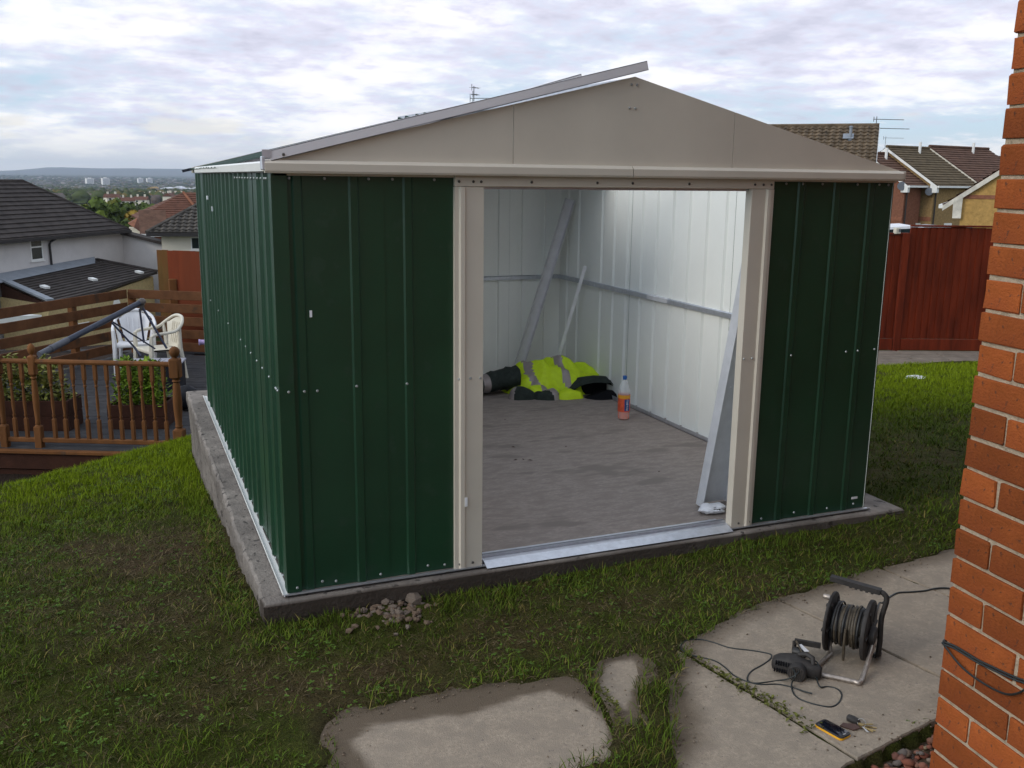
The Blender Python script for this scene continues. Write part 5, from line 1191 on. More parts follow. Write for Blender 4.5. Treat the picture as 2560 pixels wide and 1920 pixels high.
p = at(462, 945, 11.0); crumple('bin_bag', M['darkcl'], (p.x, p.y, DZ), .16, .15, .27, 12, 'black plastic sack sitting by the end post of the balustrade', 'bag', amp=.3)
p = at(16, 935, 10.6); crumple('bin_bag', M['navyarm'], (p.x, p.y, DZ), .22, .2, .42, 15, 'dark blue sack on the deck behind the straggly planter', 'bag', amp=.3)
toy = thing('toy', 'small pink and lilac plastic toy on the deck beside the shed wall', 'toy', tuple(at(503, 968, 10.3)))
tpz = toy.matrix_basis.translation.copy(); tpz.z = DZ; toy.matrix_basis = Matrix.Translation(tpz); WM[toy] = toy.matrix_basis.copy()
mb = MB(); mb.lathe([(.02, 0), (.055, .02), (.065, .06), (.05, .10), (.03, .12)], 14, Matrix.Translation((.03, 0, .0))); mb.lathe([(.03, .115), (.048, .14), (.03, .18), (.01, .19)], 12, Matrix.Translation((.03, 0, 0))); mb.build('toy_body', M['pink'], toy, local=True, smooth=60)
mb = MB(); mb.lathe([(.045, 0), (.05, .015), (.045, .03)], 14, Matrix.Translation((-.05, -.02, .045)) @ Matrix.Rotation(rad(90), 4, 'Y')); mb.build('toy_wheel', M['lilac'], toy, local=True, smooth=60)
p = at(512, 855, 12.4); mb = MB(); mb.tube([p+Vector((-.06, 0, 0)), p+Vector((.12, -.03, .0))], .033, 12); mb.tube([p+Vector((-.075, 0, 0)), p+Vector((-.055, 0, 0))], .039, 12); mb.tube([p+Vector((.10, .0, 0)), p+Vector((.10, .9, .02))], .012, 8)
tag(mb.build('lilac_tube', M['lilac'], smooth=50), 'lilac tube sticking out over the deck from behind the shed wall', 'tube')
# tall panels standing beyond the deck fence
def panel_run(label, cat, P0, P1, zb, zt, nboard, mats, group=None, name='timber_fence', cap=True):
    P0, P1 = Vector(P0), Vector(P1); d = P1-P0; d.z = 0; ln = d.length; d.normalize(); nrm = Vector((-d.y, d.x, 0)); nrm = nrm if nrm.dot(Vector(CAM)-P0) > 0 else -nrm
    f = thing(name, label, cat, (P0.x, P0.y, zb), 0, group); T = Matrix(((d.x, nrm.x, 0, P0.x), (d.y, nrm.y, 0, P0.y), (0, 0, 1, 0), (0, 0, 0, 1)))
    wb = ln/nboard
    for k in range(nboard):
        mb = MB(); x0 = k*wb; mb.prism([T @ Vector(v) for v in ((x0, .0, zb), (x0+wb*1.06, .002, zb), (x0+wb*1.06, .008, zb), (x0+wb*.02, .022+R_.uniform(-.002, .002), zb))], (0, 0, zt-zb+R_.uniform(-.004, .004)))
        mb.build('board', mats[k % len(mats)] if len(mats) > 2 else (mats[0] if k < 2 and len(mats) == 2 else mats[-1]), f)
    if cap: mb = MB(); mb.box((0, -.012, zt+.004), (ln, .035, zt+.03), 0, T, .004); mb.build('capping', mats[-1], f)
    for z in (zb+.25, zt-.25): mb = MB(); mb.box((0, -.045, z), (ln, -.004, z+.07), 0, T); mb.build('rail', mats[-1], f)
    return f, T, ln
panel_run('tall rust brown panel with greenish mossy edge beyond the deck fence', 'fence', at(398, 700, 15.0), at(560, 700, 14.6), -1.35, .62, 12, [M['mossfence'], M['rustfence']], cap=False)
pp = at(432, 712, 14.9); mb = MB(); mb.box((pp.x-.06, pp.y-.06, -1.4), (pp.x+.06, pp.y+.06, .18), c=.01); tag(mb.build('timber_post', M['timber']), 'short brown timber post standing before the mossy panel', 'post')

# red fence across the lawn
RA, RB_ = Vector((9.53, 6.385, 0)), Vector((10.61, 5.96, 0)); RD = (RB_-RA).normalized()
fp1, T1, l1 = panel_run('lower red stained fence panel between the shed and the fence post', 'fence', RA-RD*1.95-RD*.06, RA-RD*.06, -.38, 1.07, 20, [M['redfence']]*3, 'red fence panels at the end of the lawn')
fp2, T2, l2 = panel_run('taller red stained fence panel between the post and the brick house', 'fence', RA+RD*.05, RA+RD*2.05, -.38, 1.18, 21, [M['redfence']]*3, 'red fence panels at the end of the lawn')
fp3, T3, l3 = panel_run('red stained fence panel running on behind the brick house', 'fence', RA+RD*2.16, RA+RD*4.1, -.38, 1.18, 20, [M['redfence']]*3, 'red fence panels at the end of the lawn')
for s, zt, lb in ((0, 1.10, 'square red fence post between the lower and the taller panel'), (2.105, 1.2, 'square red fence post hidden beside the brick house')):
    TT = Matrix(((RD.x, -RD.y, 0, RA.x), (RD.y, RD.x, 0, RA.y), (0, 0, 1, 0), (0, 0, 0, 1)))
    mb = MB(); mb.box((s-.05, -.05, -.6), (s+.045, .05, zt), 0, TT, .006); tag(mb.build('fence_post', M['redfence']), lb, 'post', 'red fence posts')
for f, T, ln in ((fp1, T1, l1), (fp2, T2, l2), (fp3, T3, l3)):
    mb = MB(); mb.box((0, -.01, -.545), (ln, .035, -.385), 0, T, .004); mb.build('gravel_board', M['redfence'], f)
wb_ = RA-RD*.16+Vector((0, -.03, 1.085))
sw = thing('floodlight_box', 'small white plastic light box mounted on top of the lower fence panel', 'light', tuple(wb_))
mb = MB(); mb.box((-.035, -.03, 0), (.055, .03, .085), 0, None, .008); mb.build('housing', M['cream'], sw, local=True)
mb = MB(); mb.box((.01, -.034, .030), (.045, -.0305, .07), 0, None, .001); mb.build('lens', M['dish'], sw, local=True)
# sleepers path before the fence
path = bpy.data.objects.new('path', None); COL.objects.link(path); path['kind'] = 'structure'; WM[path] = Matrix()
TT = Matrix(((RD.x, -RD.y, 0, RA.x), (RD.y, RD.x, 0, RA.y), (0, 0, 1, 0), (0, 0, 0, 1)))
for k in range(5):
    for j in range(3):
        x0 = -2.4+j*2.4+.5*(k % 2); mb = MB(); mb.box((x0, -.94+.18*k, -.75), (x0+2.385, -.94+.18*k+.17, -.548-.006*(4-k)+R_.uniform(-.004, .004)), 0, TT, .01); mb.build('sleeper', M['kerb'], path)

# ------------------------------------------------------------------ houses round about
CV = Vector(CAM)
def clip(poly, n, d):          # keep n.p <= d, 2-D
    out = []
    for i in range(len(poly)):
        a, b = poly[i], poly[(i+1) % len(poly)]; da_, db2 = n[0]*a[0]+n[1]*a[1]-d, n[0]*b[0]+n[1]*b[1]-d
        if da_ <= 0: out.append(a)
        if (da_ < 0) != (db2 < 0) and abs(da_-db2) > 1e-9:
            t = da_/(da_-db2); out.append((a[0]+(b[0]-a[0])*t, a[1]+(b[1]-a[1])*t))
    return out
def roof_poly(parent, poly, m, gauge=.32, lift=.035, th=.10, roll=None, name='roof', along=None):
    """tiled slope: courses lap over each other, rolls optional"""
    P = [Vector(p) for p in poly]; nrm = (P[1]-P[0]).cross(P[2]-P[0]).normalized()
    if nrm.z < 0: nrm = -nrm
    U = (Vector(along) - nrm*Vector(along).dot(nrm)).normalized() if along is not None else Vector((0, 0, 1)).cross(nrm).normalized()
    Dn = U.cross(nrm); Dn = Dn if Dn.z < 0 else -Dn
    q = [((p-P[0]).dot(U), (p-P[0]).dot(Dn)) for p in P]; v0 = min(b for a, b in q); v1 = max(b for a, b in q); u0 = min(a for a, b in q); u1 = max(a for a, b in q)
    mb = MB(); base_p = [p-nrm*th for p in P]; mb.prism(base_p, nrm*(th-.004))
    k = 0; v = v0
    while v < v1-.01:
        ve = min(v+gauge, v1); band = clip(clip(q, (0, -1), -v), (0, 1), ve)
        if len(band) >= 3:
            cols = [(u0, u1)] if not roll else []
            if roll:
                u = u0
                while u < u1: cols += [(u, u+roll*.5), (u+roll*.5, u+roll)]; u += roll
            for ci, (a, b) in enumerate(cols):
                c = clip(clip(band, (-1, 0), -a), (1, 0), b) if roll else band
                if len(c) < 3: continue
                def hgt(x, y):
                    h = lift*(y-v)/gauge
                    if roll: h += .085*(1-abs(((x-u0) % roll)/roll*2-1)) if True else 0
                    return h
                vs = [P[0]+U*x+Dn*y+nrm*hgt(x, y) for x, y in c]
                if (vs[1]-vs[0]).cross(vs[2]-vs[0]).dot(nrm) < 0: vs = vs[::-1]
                mb.add(vs, [tuple(range(len(vs)))])
            # front lip of the course
            e = [(x, y) for x, y in band if abs(y-ve) < 1e-6]
            if len(e) >= 2:
                a, b = min(e), max(e); A_, B_ = P[0]+U*a[0]+Dn*ve, P[0]+U*b[0]+Dn*ve
                mb.add([A_, B_, B_+nrm*(lift+(.05 if roll else 0)), A_+nrm*(lift+(.05 if roll else 0))], [(0, 1, 2, 3)])
        v = ve; k += 1
    return mb.build(name, m, parent)
def wall_prism(parent, pts, zb, back, m, name='wall'):
    """upright wall under the line of points (top edge), down to zb, thick along back"""
    P = [Vector(p) for p in pts]; poly = P+[Vector((P[-1].x, P[-1].y, zb)), Vector((P[0].x, P[0].y, zb))]
    mb = MB(); mb.prism(poly, back); return mb.build(name, m, parent)
def window_px(parent, Pp, Nn, x0, x1, y0, y1, split=.33, fr=.07):
    a, b, c = onpl(x0, y0, Pp, Nn), onpl(x1, y0, Pp, Nn), onpl(x0, y1, Pp, Nn)
    U = (b-a); U.z = 0; wd_ = U.length; U.normalize(); h = a.z-c.z; Nn = Vector(Nn); Nn = Nn if Nn.dot(CV-a) > 0 else -Nn
    T = Matrix(((U.x, Nn.x, 0, a.x), (U.y, Nn.y, 0, a.y), (0, 0, 1, a.z), (0, 0, 0, 1)))
    mb = MB(); o = .03
    mb.box((0, -.02, -h), (fr, o, 0), 0, T); mb.box((wd_-fr, -.02, -h), (wd_, o, 0), 0, T); mb.box((fr, -.02, -fr), (wd_-fr, o, 0), 0, T); mb.box((fr, -.02, -h), (wd_-fr, o, -h+fr), 0, T)
    if split: mb.box((fr, -.02, -h*split-fr*.5), (wd_-fr, o, -h*split+fr*.5), 0, T)
    mb.box((-.06, -.02, -h-.07), (wd_+.06, .07, -h-.002), 0, T)
    w_ = mb.build('window', M['upvc'], parent)
    ys = [(-fr, -h*split+fr*.5-fr if split else -h+fr)] if not split else [(-fr, -h*split+fr*.5), (-h*split-fr*.5, -h+fr)]
    for y_a, y_b in ys: mb = MB(); mb.box((fr, -.015, y_b), (wd_-fr, .005, y_a), 0, T); mb.build('pane', M['glass'], w_)
    return w_
# --- big white house on the lower side
PA0 = at(0, 604, 44.0); PA1 = at(325, 575, 54.0); ze = (PA0.z+PA1.z)/2; PA0.z = PA1.z = ze
eA = (PA1-PA0).normalized(); nA = Vector((-eA.y, eA.x, 0)); nA = nA if nA.dot(PA0-CV) > 0 else -nA
PAl = PA0-eA*8; hh = 3.7; zr = 1.36-ze
hA = thing('rendered_house', 'big white rendered house with dark tiled hipped roof beyond the deck', 'house', (PAl.x, PAl.y, -6.4))
Rr = PA1-eA*hh+nA*hh+Zu*zr; Rl = PAl+nA*hh+Zu*zr
roof_poly(hA, [PAl, Rl, Rr, PA1], M['dtile'], .34, .05, along=eA)
PB1 = PA1+nA*2*hh
roof_poly(hA, [PA1, Rr, PB1], M['dtile'], .34, .05, along=nA)
roof_poly(hA, [PB1, Rr, Rl, PAl+nA*2*hh], M['dtile'], .34, .05, along=eA)
mb = MB(); mb.tube([Rr, PA1], .09, 6); mb.tube([Rl, Rr], .10, 6); mb.build('ridge_tiles', M['dtile'], hA)
mb = MB(); mb.bar(PAl-nA*.05-Zu*.06, PA1-nA*.05-Zu*.06, .14, .14); mb.build('gutter', M['fasciab'], hA)
wA = PA0+nA*.42
Wc = onpl(305.6, 580, wA, nA); We = Vector((Wc.x, Wc.y, ze-.12))
wall_prism(hA, [PAl+nA*.42-Zu*.12, We+eA*.6], -6.9, nA*6.5, M['render'])
window_px(hA, wA, nA, 73, 104, 600, 653, .36)
mb = MB(); q0, q1, q2, q3 = onpl(141, 596, wA-nA*.35, nA), onpl(126, 605, wA-nA*.08, nA), onpl(130, 668, wA-nA*.08, nA), onpl(124, 612, wA-nA*.08, nA); mb.tube([q0, q1, q3, q2], .055, 6); mb.build('downpipe', M['fasciab'], hA)
Wc = onpl(305.6, 580, wA, nA); wz = -1.28
wing = [Vector((Wc.x, Wc.y, ze-.10)), Wc-nA*2.55]; wing[1].z = ze-.62
wall_prism(hA, wing, -6.9, eA*.35, M['render'], 'wing_wall')
mb = MB(); a, b = wing[0]-eA*.22+nA*.4+Zu*.12, wing[1]-eA*.22-nA*.45-Zu*.06; mb.prism([a, b, b-Zu*.16, a-Zu*.16], eA*.75); mb.build('wing_roof', M['dtile'], hA)
# --- lean-to below it
hB = thing('lean_to_house', 'low yellow brick building with dark tiled lean-to roof and three white vents', 'building', tuple(at(126, 770, 41.8)))
TL_ = onpl(-30, 699, wA-nA*.02, nA); TR_ = onpl(237, 651, wA-nA*.02, nA); BL_ = at(126, 755, 41.8)
nB = (TR_-TL_).cross(BL_-TL_).normalized(); nB = nB if nB.z > 0 else -nB
pB = lambda x, y: onpl(x, y, TL_, nB)
TL0 = pB(0, 700)
roof_poly(hB, [TL_, TR_, pB(394, 680), pB(320, 704), pB(232, 735), BL_, TL0], M['dtile'], .34, .05, along=TR_-TL_)
mb = MB(); o = nB*.06; mb.prism([p+o for p in (TL_+Vector((0, 0, .12)), TR_+Vector((0, 0, .12)), TR_+(pB(238, 661)-pB(237, 651)), TL_+(pB(-20, 716)-pB(-20, 698)))], nB*.02); mb.build('flashing', M['lead'], hB)
mb = MB(); mb.bar(TL0+nB*.09, BL_+nB*.09, .34, .09, 0, nB); mb.build('verge_tiles', M['lead'], hB)
mb = MB(); mb.bar(pB(236, 649)+nB*.05, pB(394, 680)+nB*.05, .22, .10, 0, nB); mb.build('verge_tiles', M['dtile'], hB)
for (x, y) in ((107, 719), (227, 700), (343, 682)):
    p = pB(x, y)+nB*.09; mb = MB(); mb.bar(p-eA*.05-(TL0-BL_).normalized()*.0, p+(BL_-TL0).normalized()*.42, .26, .10, 0, nB); mb.build('roof_vent', M['upvc'], hB)
dG = (TL0-BL_); dG.z = 0
tri = [BL_+(TL0-BL_)*.02-nB*.16, TL0-nB*.16, Vector((TL0.x, TL0.y, BL_.z-.14))]
mb = MB(); mb.prism(tri, eA*.25); mb.build('gable', M['fascia'], hB)
wl_ = BL_+(pB(150, 700)-pB(126, 755)).normalized()*.25; wl_.z = BL_.z-.12
fr_dir = pB(232, 735)-BL_; fr_dir.z = 0; fr_dir.normalize()
bk = Vector((-fr_dir.y, fr_dir.x, 0)); bk = bk if bk.dot(BL_-CV) > 0 else -bk
fw0 = Vector((BL_.x, BL_.y, BL_.z-.14))+bk*.15; fw1 = pB(232, 735)+bk*.1; fw1.z = fw0.z; fw2 = pB(394, 680)+bk*.3; 
wall_prism(hB, [fw0+dG*.98, fw0], -6.9, fr_dir*.25, M['pbrick'])
wall_prism(hB, [fw0+fr_dir*.26, Vector((fw1.x, fw1.y, fw0.z))], -6.9, bk*.25, M['pbrick'])
wall_prism(hB, [fw1+fr_dir*.01, Vector((fw2.x, fw2.y, fw1.z+.3))], -6.9, bk*.25, M['pbrick'])
window_px(hB, fw0, bk, 176, 216, 782, 812, 0, .06)
mb = MB(); p = onpl(287, 760, fw1, bk)-bk*.12; mb.lathe([(.26, 0), (.24, .03), (.14, .09), (.02, .12)], 16, Matrix.Translation(p) @ bk.to_track_quat('Z', 'Y').to_matrix().to_4x4()); mb.build('white_dish', M['upvc'], hB, smooth=50)
mb = MB(); p0, p1 = onpl(-20, 800, fw0-bk*1.0, bk), onpl(92, 794, fw0-bk*1.0, bk); mb.bar(p0, p1, .5, .25); tag(mb.build('garden_bench', M['upvc']), 'white garden seat glimpsed between the deck fence boards', 'bench')
# --- cream bungalow with grey green pantiles
EL_ = at(366, 583, 50.0); ER_ = at(530, 583, 50.6); ER_.z = EL_.z; eD = (ER_-EL_).normalized(); nD = Vector((-eD.y, eD.x, 0)); nD = nD if nD.dot(EL_-CV) > 0 else -nD
hD = thing('bungalow', 'cream walled bungalow with grey green pantile hip roof behind the tall panel', 'house', (EL_.x, EL_.y, -6.4))
Rd = EL_+eD*3.3+nD*3.3+Zu*1.95; q = Rd+eD*4
roof_poly(hD, [EL_, Rd, q, EL_+eD*10.6], M['gtile'], .33, .05, roll=.33, along=eD)
roof_poly(hD, [EL_, Rd, EL_+nD*6.6], M['gtile'], .33, .05, along=nD)
mb = MB(); mb.tube([EL_+Zu*.05, Rd+Zu*.05], .11, 6); mb.build('hip_tiles', M['gtile'], hD)
mb = MB(); mb.bar(EL_-nD*.06-Zu*.08, ER_-nD*.06-Zu*.08+eD*5, .14, .16); mb.build('gutter', M['fasciab'], hD)
wall_prism(hD, [EL_+eD*.65+nD*.5-Zu*.12, EL_+eD*10+nD*.5-Zu*.12], -6.8, nD*5.6, M['render2'])
window_px(hD, EL_+nD*.5, nD, 476, 512, 592, 624, 0, .06)
# --- cream house with rusty roof further off
EC = at(342.7, 547, 75); EC2 = at(500, 549, 77); EC2.z = EC.z; eC = (EC2-EC).normalized(); nC = Vector((-eC.y, eC.x, 0)); nC = nC if nC.dot(EC-CV) > 0 else -nC
hC = thing('cottage', 'cream house with rusty brown tiled roof beyond the bungalow', 'house', (EC.x, EC.y, -8))
Tc = EC+eC*4.0+nC*3.6+Zu*2.0
roof_poly(hC, [EC, Tc, Tc+eC*2.2, EC2+eC*4], M['rtile'], .34, .04, along=eC)
roof_poly(hC, [EC, Tc, EC+nC*7], M['rtile'], .34, .04, along=nC)
mb = MB(); mb.tube([Tc+eC*.0, EC+eC*4.9+Zu*.25], .12, 6); mb.build('ridge_tiles', M['otile'], hC)
mb = MB(); mb.bar(EC-nC*.05-Zu*.07, EC2-nC*.05-Zu*.07, .14, .16); mb.build('gutter', M['fasciab'], hC)
wall_prism(hC, [EC+eC*.55+nC*.4-Zu*.1, EC2+nC*.4-Zu*.1], -9.5, nC*5, M['render2'])
a, b, c_ = at(320, 559, 72), at(343, 546.5, 73), at(353, 551, 73); lo = at(335, 569, 71.6)
bC = Vector(ray(345, 560)); bC.z = 0; mb = MB(); mb.prism([a, b, lo], bC*1.5); mb.build('porch_roof', M['otile'], hC); mb = MB(); mb.prism([lo, b, c_, at(354, 582, 72)], bC*1.4); mb.build('porch_roof', M['rtile'], hC)
a, b = at(322, 562, 73), at(353, 580, 73); wall_prism(hC, [Vector((a.x, a.y, lo.z-.1)), Vector((b.x, b.y, lo.z-.1))], -9.5, bC*1.2, M['render2'], 'porch_wall')
# --- red brick house with white band
hF = thing('narrow_brick_house', 'dark red brick house end with a pale band seen past the white house corner', 'house', tuple(at(380, 680, 62)))
a, b = at(350, 590, 62), at(420, 590, 62.5); b.z = a.z; bkF = Vector((a.x-CV.x, a.y-CV.y, 0)).normalized()
wall_prism(hF, [a, b], -8, bkF*4, M['rbrick'])
z0, z1 = at(380, 629, 62).z, at(380, 643, 62).z
mb = MB(); mb.prism([Vector((a.x, a.y, z0))-bkF*.03, Vector((b.x, b.y, z0))-bkF*.03, Vector((b.x, b.y, z1))-bkF*.03, Vector((a.x, a.y, z1))-bkF*.03], bkF*.02); mb.build('pale_band', M['render2'], hF)
mb = MB(); mb.bar(a-bkF*.1+Zu*.05, b-bkF*.1+Zu*.05, .2, .18); mb.build('bargeboard', M['upvc'], hF)
mb = MB(); mb.tube([at(383, 592, 61.8), at(388, 672, 61.8)], .06, 6); mb.build('downpipe', M['lead'], hF)
mb = MB(); mb.prism([a+Zu*.15-bkF*.2, b+Zu*.15-bkF*.2, b+Zu*1.6+bkF*2, a+Zu*1.6+bkF*2], bkF*.2); mb.build('roof', M['brtile'], hF)

# --- houses up the road on the other side
def gable_house(name, label, C, U, G, Ln, half, rise, zg, wallm, roofm, barge, gauge=.34, roll=None, oh=.35, og=.18, group=None, box=True, gut=True, bx=0.0, bw=.5):
    C, U, G = Vector(C), Vector(U), Vector(G)
    h = thing(name, label, 'house', (C.x, C.y, zg), 0, group); A_ = C+G*half+Zu*rise; B_ = C+G*2*half
    roof_poly(h, [C, A_, A_+U*Ln, C+U*Ln], roofm, gauge, .045, .10, roll, along=U)
    roof_poly(h, [B_, A_, A_+U*Ln, B_+U*Ln], roofm, gauge, .045, .10, roll, along=U)
    sl = rise/half
    body = [C+G*oh+Zu*(oh*sl-.12), A_-Zu*.12, B_-G*oh+Zu*(oh*sl-.12), Vector(((B_-G*oh).x, (B_-G*oh).y, zg-1)), Vector(((C+G*oh).x, (C+G*oh).y, zg-1))]
    mb = MB(); mb.prism([p+U*og for p in body], U*(Ln-2*og)); mb.build('wall', wallm, h)
    mb = MB(); mb.prism([p-U*.03-Zu*.02 for p in (C, A_, A_-Zu*.17, C-Zu*.17)], U*.05); mb.build('bargeboard', barge, h)
    mb = MB(); mb.prism([p-U*.03-Zu*.02 for p in (B_, A_, A_-Zu*.24, B_-Zu*.24)], U*.05); mb.build('bargeboard', barge, h)
    mb = MB(); mb.tube([A_+Zu*.06, A_+U*Ln+Zu*.06], .10, 6); mb.build('ridge_tiles', roofm, h)
    if box: mb = MB(); mb.prism([p-U*.02 for p in (C+G*bx+Zu*(bx*sl-.02), C-Zu*.42+G*(bx+.02), C+G*(bx+bw)-Zu*.42, C+G*(bx+bw)+Zu*((bx+bw)*sl-.02))], U*.22); mb.build('eaves_box', barge, h)
    if gut: mb = MB(); mb.bar(C-G*.06-Zu*.05, C+U*Ln-G*.06-Zu*.05, .12, .12); mb.build('gutter', M['upvc'], h)
    return h, A_
def hdir(px): v_ = Vector(ray(px, 500)); v_.z = 0; return v_.normalized()
latR = Vector((_r0[0], _r0[1], 0)); depF = Vector((math.sin(YAW), math.cos(YAW), 0))
def ld(a, b): return (latR*a+depF*b).normalized()
# big brown rolled tile roof
C1 = at(2186, 452, 44); G1 = hdir(2182); U1 = Vector((-G1.y, G1.x, 0)); U1 = U1 if U1.dot(latR) < 0 else -U1
Lz = at(2180, 319, 48.3).z
h1, A1_ = gable_house('tiled_house', 'house with big brown rolled tile roof rising behind the shed gable', C1, U1, G1, 12, 4.2, Lz-C1.z, -2.6, M['rbrick'], M['btile'], M['upvc'], .33, .33)
p = onpl(2125, 352, C1, (-G1*(Lz-C1.z)+Zu*4.2)); mb = MB(); mb.tube([p-Zu*.1, p+Zu*.62], .075, 10); mb.lathe([(.14, 0), (.12, .03), (.08, .04)], 10, Matrix.Translation(p+Zu*.02)); mb.lathe([(.09, 0), (.10, .05), (.05, .09)], 10, Matrix.Translation(p+Zu*.62)); mb.build('vent_pipe', M['lead'], h1, smooth=40)
mb = MB(); p = onpl(2120, 350, C1, (-G1*(Lz-C1.z)+Zu*4.2)); mb.prism([p+Zu*.06-U1*.25-G1*.2, p+Zu*.06+U1*.25-G1*.2, p+U1*.25+G1*.25+Zu*.30, p-U1*.25+G1*.25+Zu*.30], Zu*.02); mb.build('flashing', M['lead'], h1)
def aerial(name, label, base, H_, booms, parent=None, m=M['alum'], r=.018):
    a = thing(name, label, 'aerial', tuple(base)); base = Vector(base)
    mb = MB(); mb.tube([base, base+Zu*H_], r*1.3, 6); mb.build('mast', m, a)
    for (z, dr, ln, n, el) in booms:
        dr = Vector(dr).normalized(); s_ = Vector((-dr.y, dr.x, 0)); p0 = base+Zu*z-dr*.15; mb = MB(); mb.tube([p0, p0+dr*ln], r, 5)
        for k in range(n): p = p0+dr*(ln*(k+.3)/n); ev = (s_ if el == 'h' else Zu); mb.tube([p-ev*.16, p+ev*.16], r*.55, 4)
        if el == 'h': mb.tube([p0+Zu*.12, p0-Zu*.12], r, 4)
        mb.build('boom', m, a)
    return a
b_r = A1_-U1*.05+Zu*.1
aerial('tv_aerial', 'double grey television aerial at the end of the brown tiled ridge', A1_+U1*.15-Zu*.5, .98, [(.85, ld(1, .15), 1.6, 12, 'h'), (.42, ld(1, .2), 2.0, 14, 'h')])
# row of gabled houses going up the road
G3 = ld(-.54, .84); U3 = ld(.84, .54); C3 = at(2344, 465, 60); A3 = C3+G3*4; zr3 = at(2206.6, 369, 63.4).z
shf = (at(2305, 386.6, 78)-at(2206.6, 369, 63.4)); shf.z = 0
C2 = C3+G3*.75-U3*1.9; 
rows = [('terraced_house', 'reddish brick house with brown roof and white eaves box next to the shed gable', C2, M['rbrick'], M['brtile'], M['upvc'], 2.05, 3.25),
        ('terraced_house', 'yellow brick house with dark roof and long white bargeboard in the row', C3, M['ybrickd'], M['brtile2'], M['upvc'], 4.6, 4.0),
        ('terraced_house', 'third house of the row with brown roof and pale bargeboard', C3+U3*4.6+Zu*.14, M['ybrickd'], M['brtile'], M['wbar'], 7.0, 4.0),
        ('terraced_house', 'last small gable of the row showing over the brown roofs', C3+U3*11.2-Zu*.6-G3*.3, M['ybrickd'], M['brtile'], M['wbar'], 6.0, 4.3)]
rr3 = (zr3-C3.z)/4.0
hs = []
for nm, lb, C_, wm, rm, bm, ln, hf in rows:
    h_, a_ = gable_house(nm, lb, C_, U3, G3, ln, hf, rr3*hf, -2.8, wm, rm, bm, .30, group='gabled houses in a row up the road'); hs.append((h_, a_, C_))
    mb = MB(); p = a_+U3*(ln*.62)-G3*.5-Zu*.35; mb.tube([p, p+Zu*.75], .09, 8); mb.build('vent_pipe', M['upvc'], h_)
    # brick band, pipes and slim window on the gable end towards us
    g0 = C_+G3*.36+U3*.15
    mb = MB(); mb.prism([Vector((g0.x, g0.y, -.55)), Vector(((g0+G3*(2*hf-.8)).x, (g0+G3*(2*hf-.8)).y, -.55)), Vector(((g0+G3*(2*hf-.8)).x, (g0+G3*(2*hf-.8)).y, -.30)), Vector((g0.x, g0.y, -.30))], U3*.02); mb.build('brick_band', M['bandb'], h_)
    mb = MB(); f0 = C_+U3*.35+G3*.28; mb.tube([f0+Zu*-.2, Vector((f0.x, f0.y, -2.8))], .05, 6); mb.build('downpipe', M['fasciab'], h_)
    f1 = C_+U3*1.6+G3*.30; mb = MB(); mb.prism([Vector((f1.x, f1.y, -.7)), Vector(((f1+U3*.8).x, (f1+U3*.8).y, -.7)), Vector(((f1+U3*.8).x, (f1+U3*.8).y, -2.7)), Vector((f1.x, f1.y, -2.7))], G3*.04); mb.build('door', M['upvc'], h_)
    for s_ in ((.9, 3.6) if ln > 4.7 else ()):
        f1 = C_+U3*(s_+.2)+G3*.29; mb = MB(); mb.prism([Vector((f1.x, f1.y, 1.0)), Vector(((f1+U3*1.1).x, (f1+U3*1.1).y, 1.0)), Vector(((f1+U3*1.1).x, (f1+U3*1.1).y, -.2)), Vector((f1.x, f1.y, -.2))], G3*.05); wn = mb.build('window', M['upvc'], h_)
        mb = MB(); f2 = f1+U3*.08-G3*.01; mb.prism([Vector((f2.x, f2.y, .92)), Vector(((f2+U3*.94).x, (f2+U3*.94).y, .92)), Vector(((f2+U3*.94).x, (f2+U3*.94).y, -.12)), Vector((f2.x, f2.y, -.12))], G3*.03); mb.build('pane', M['glass'], wn)
for (px_, py_, hh_, rr_) in ((2259, 465, 0, .27), (2327, 479, 1, .24)):
    h_, a_, C_ = hs[hh_]; p = onpl(px_, py_, C_+U3*.15, U3)-U3*.18; T = Matrix.Translation(p) @ (-(ld(-.4, -1))).to_track_quat('Z', 'Y').to_matrix().to_4x4()
    mb = MB(); mb.lathe([(rr_, -.10), (rr_*.93, -.06), (rr_*.6, .0), (.03, .03)], 20, T); mb.bar(p, p+U3*.2, .05, .05); mb.build('satellite_dish', M['dish'], h_, smooth=50)
# yellow gable close to the brick house
U5 = hdir(2500); G5 = Vector((U5.y, -U5.x, 0)); C5 = at(2357, 512, 31.0); r5 = 4.0*.74
h5, a5 = gable_house('yellow_brick_house', 'yellow brick gable with weathered white bargeboard beside the tall red fence', C5, U5, G5, 9, 4.0, r5, -2.2, M['ybrick'], M['rtile'], M['wbar'], .30, oh=.55, og=.10, gut=True, bx=.30, bw=.27)
zb5 = at(2440, 487, 31).z; g0 = C5+G5*.5-U5*-.08
mb = MB(); mb.prism([Vector((g0.x, g0.y, zb5)), Vector(((g0+G5*7).x, (g0+G5*7).y, zb5)), Vector(((g0+G5*7).x, (g0+G5*7).y, zb5-.12)), Vector((g0.x, g0.y, zb5-.12))], U5*.02); mb.build('brick_band', M['bandb'], h5)
for b, lb in ((at(2212, 372, 63), 'thin faint television aerial on the yellow brick row house'), (at(2414, 402, 92), 'thin faint television aerial standing over the far row roofs'), (at(2452, 398, 96), 'thin television aerial over the last small gable')):
    aerial('tv_aerial', lb, b-Zu*1.5, 2.3, [(2.2, ld(1, .1), 1.4, 6, 'h')], r=.012)
mA = at(1184.6, 262, 38.0)
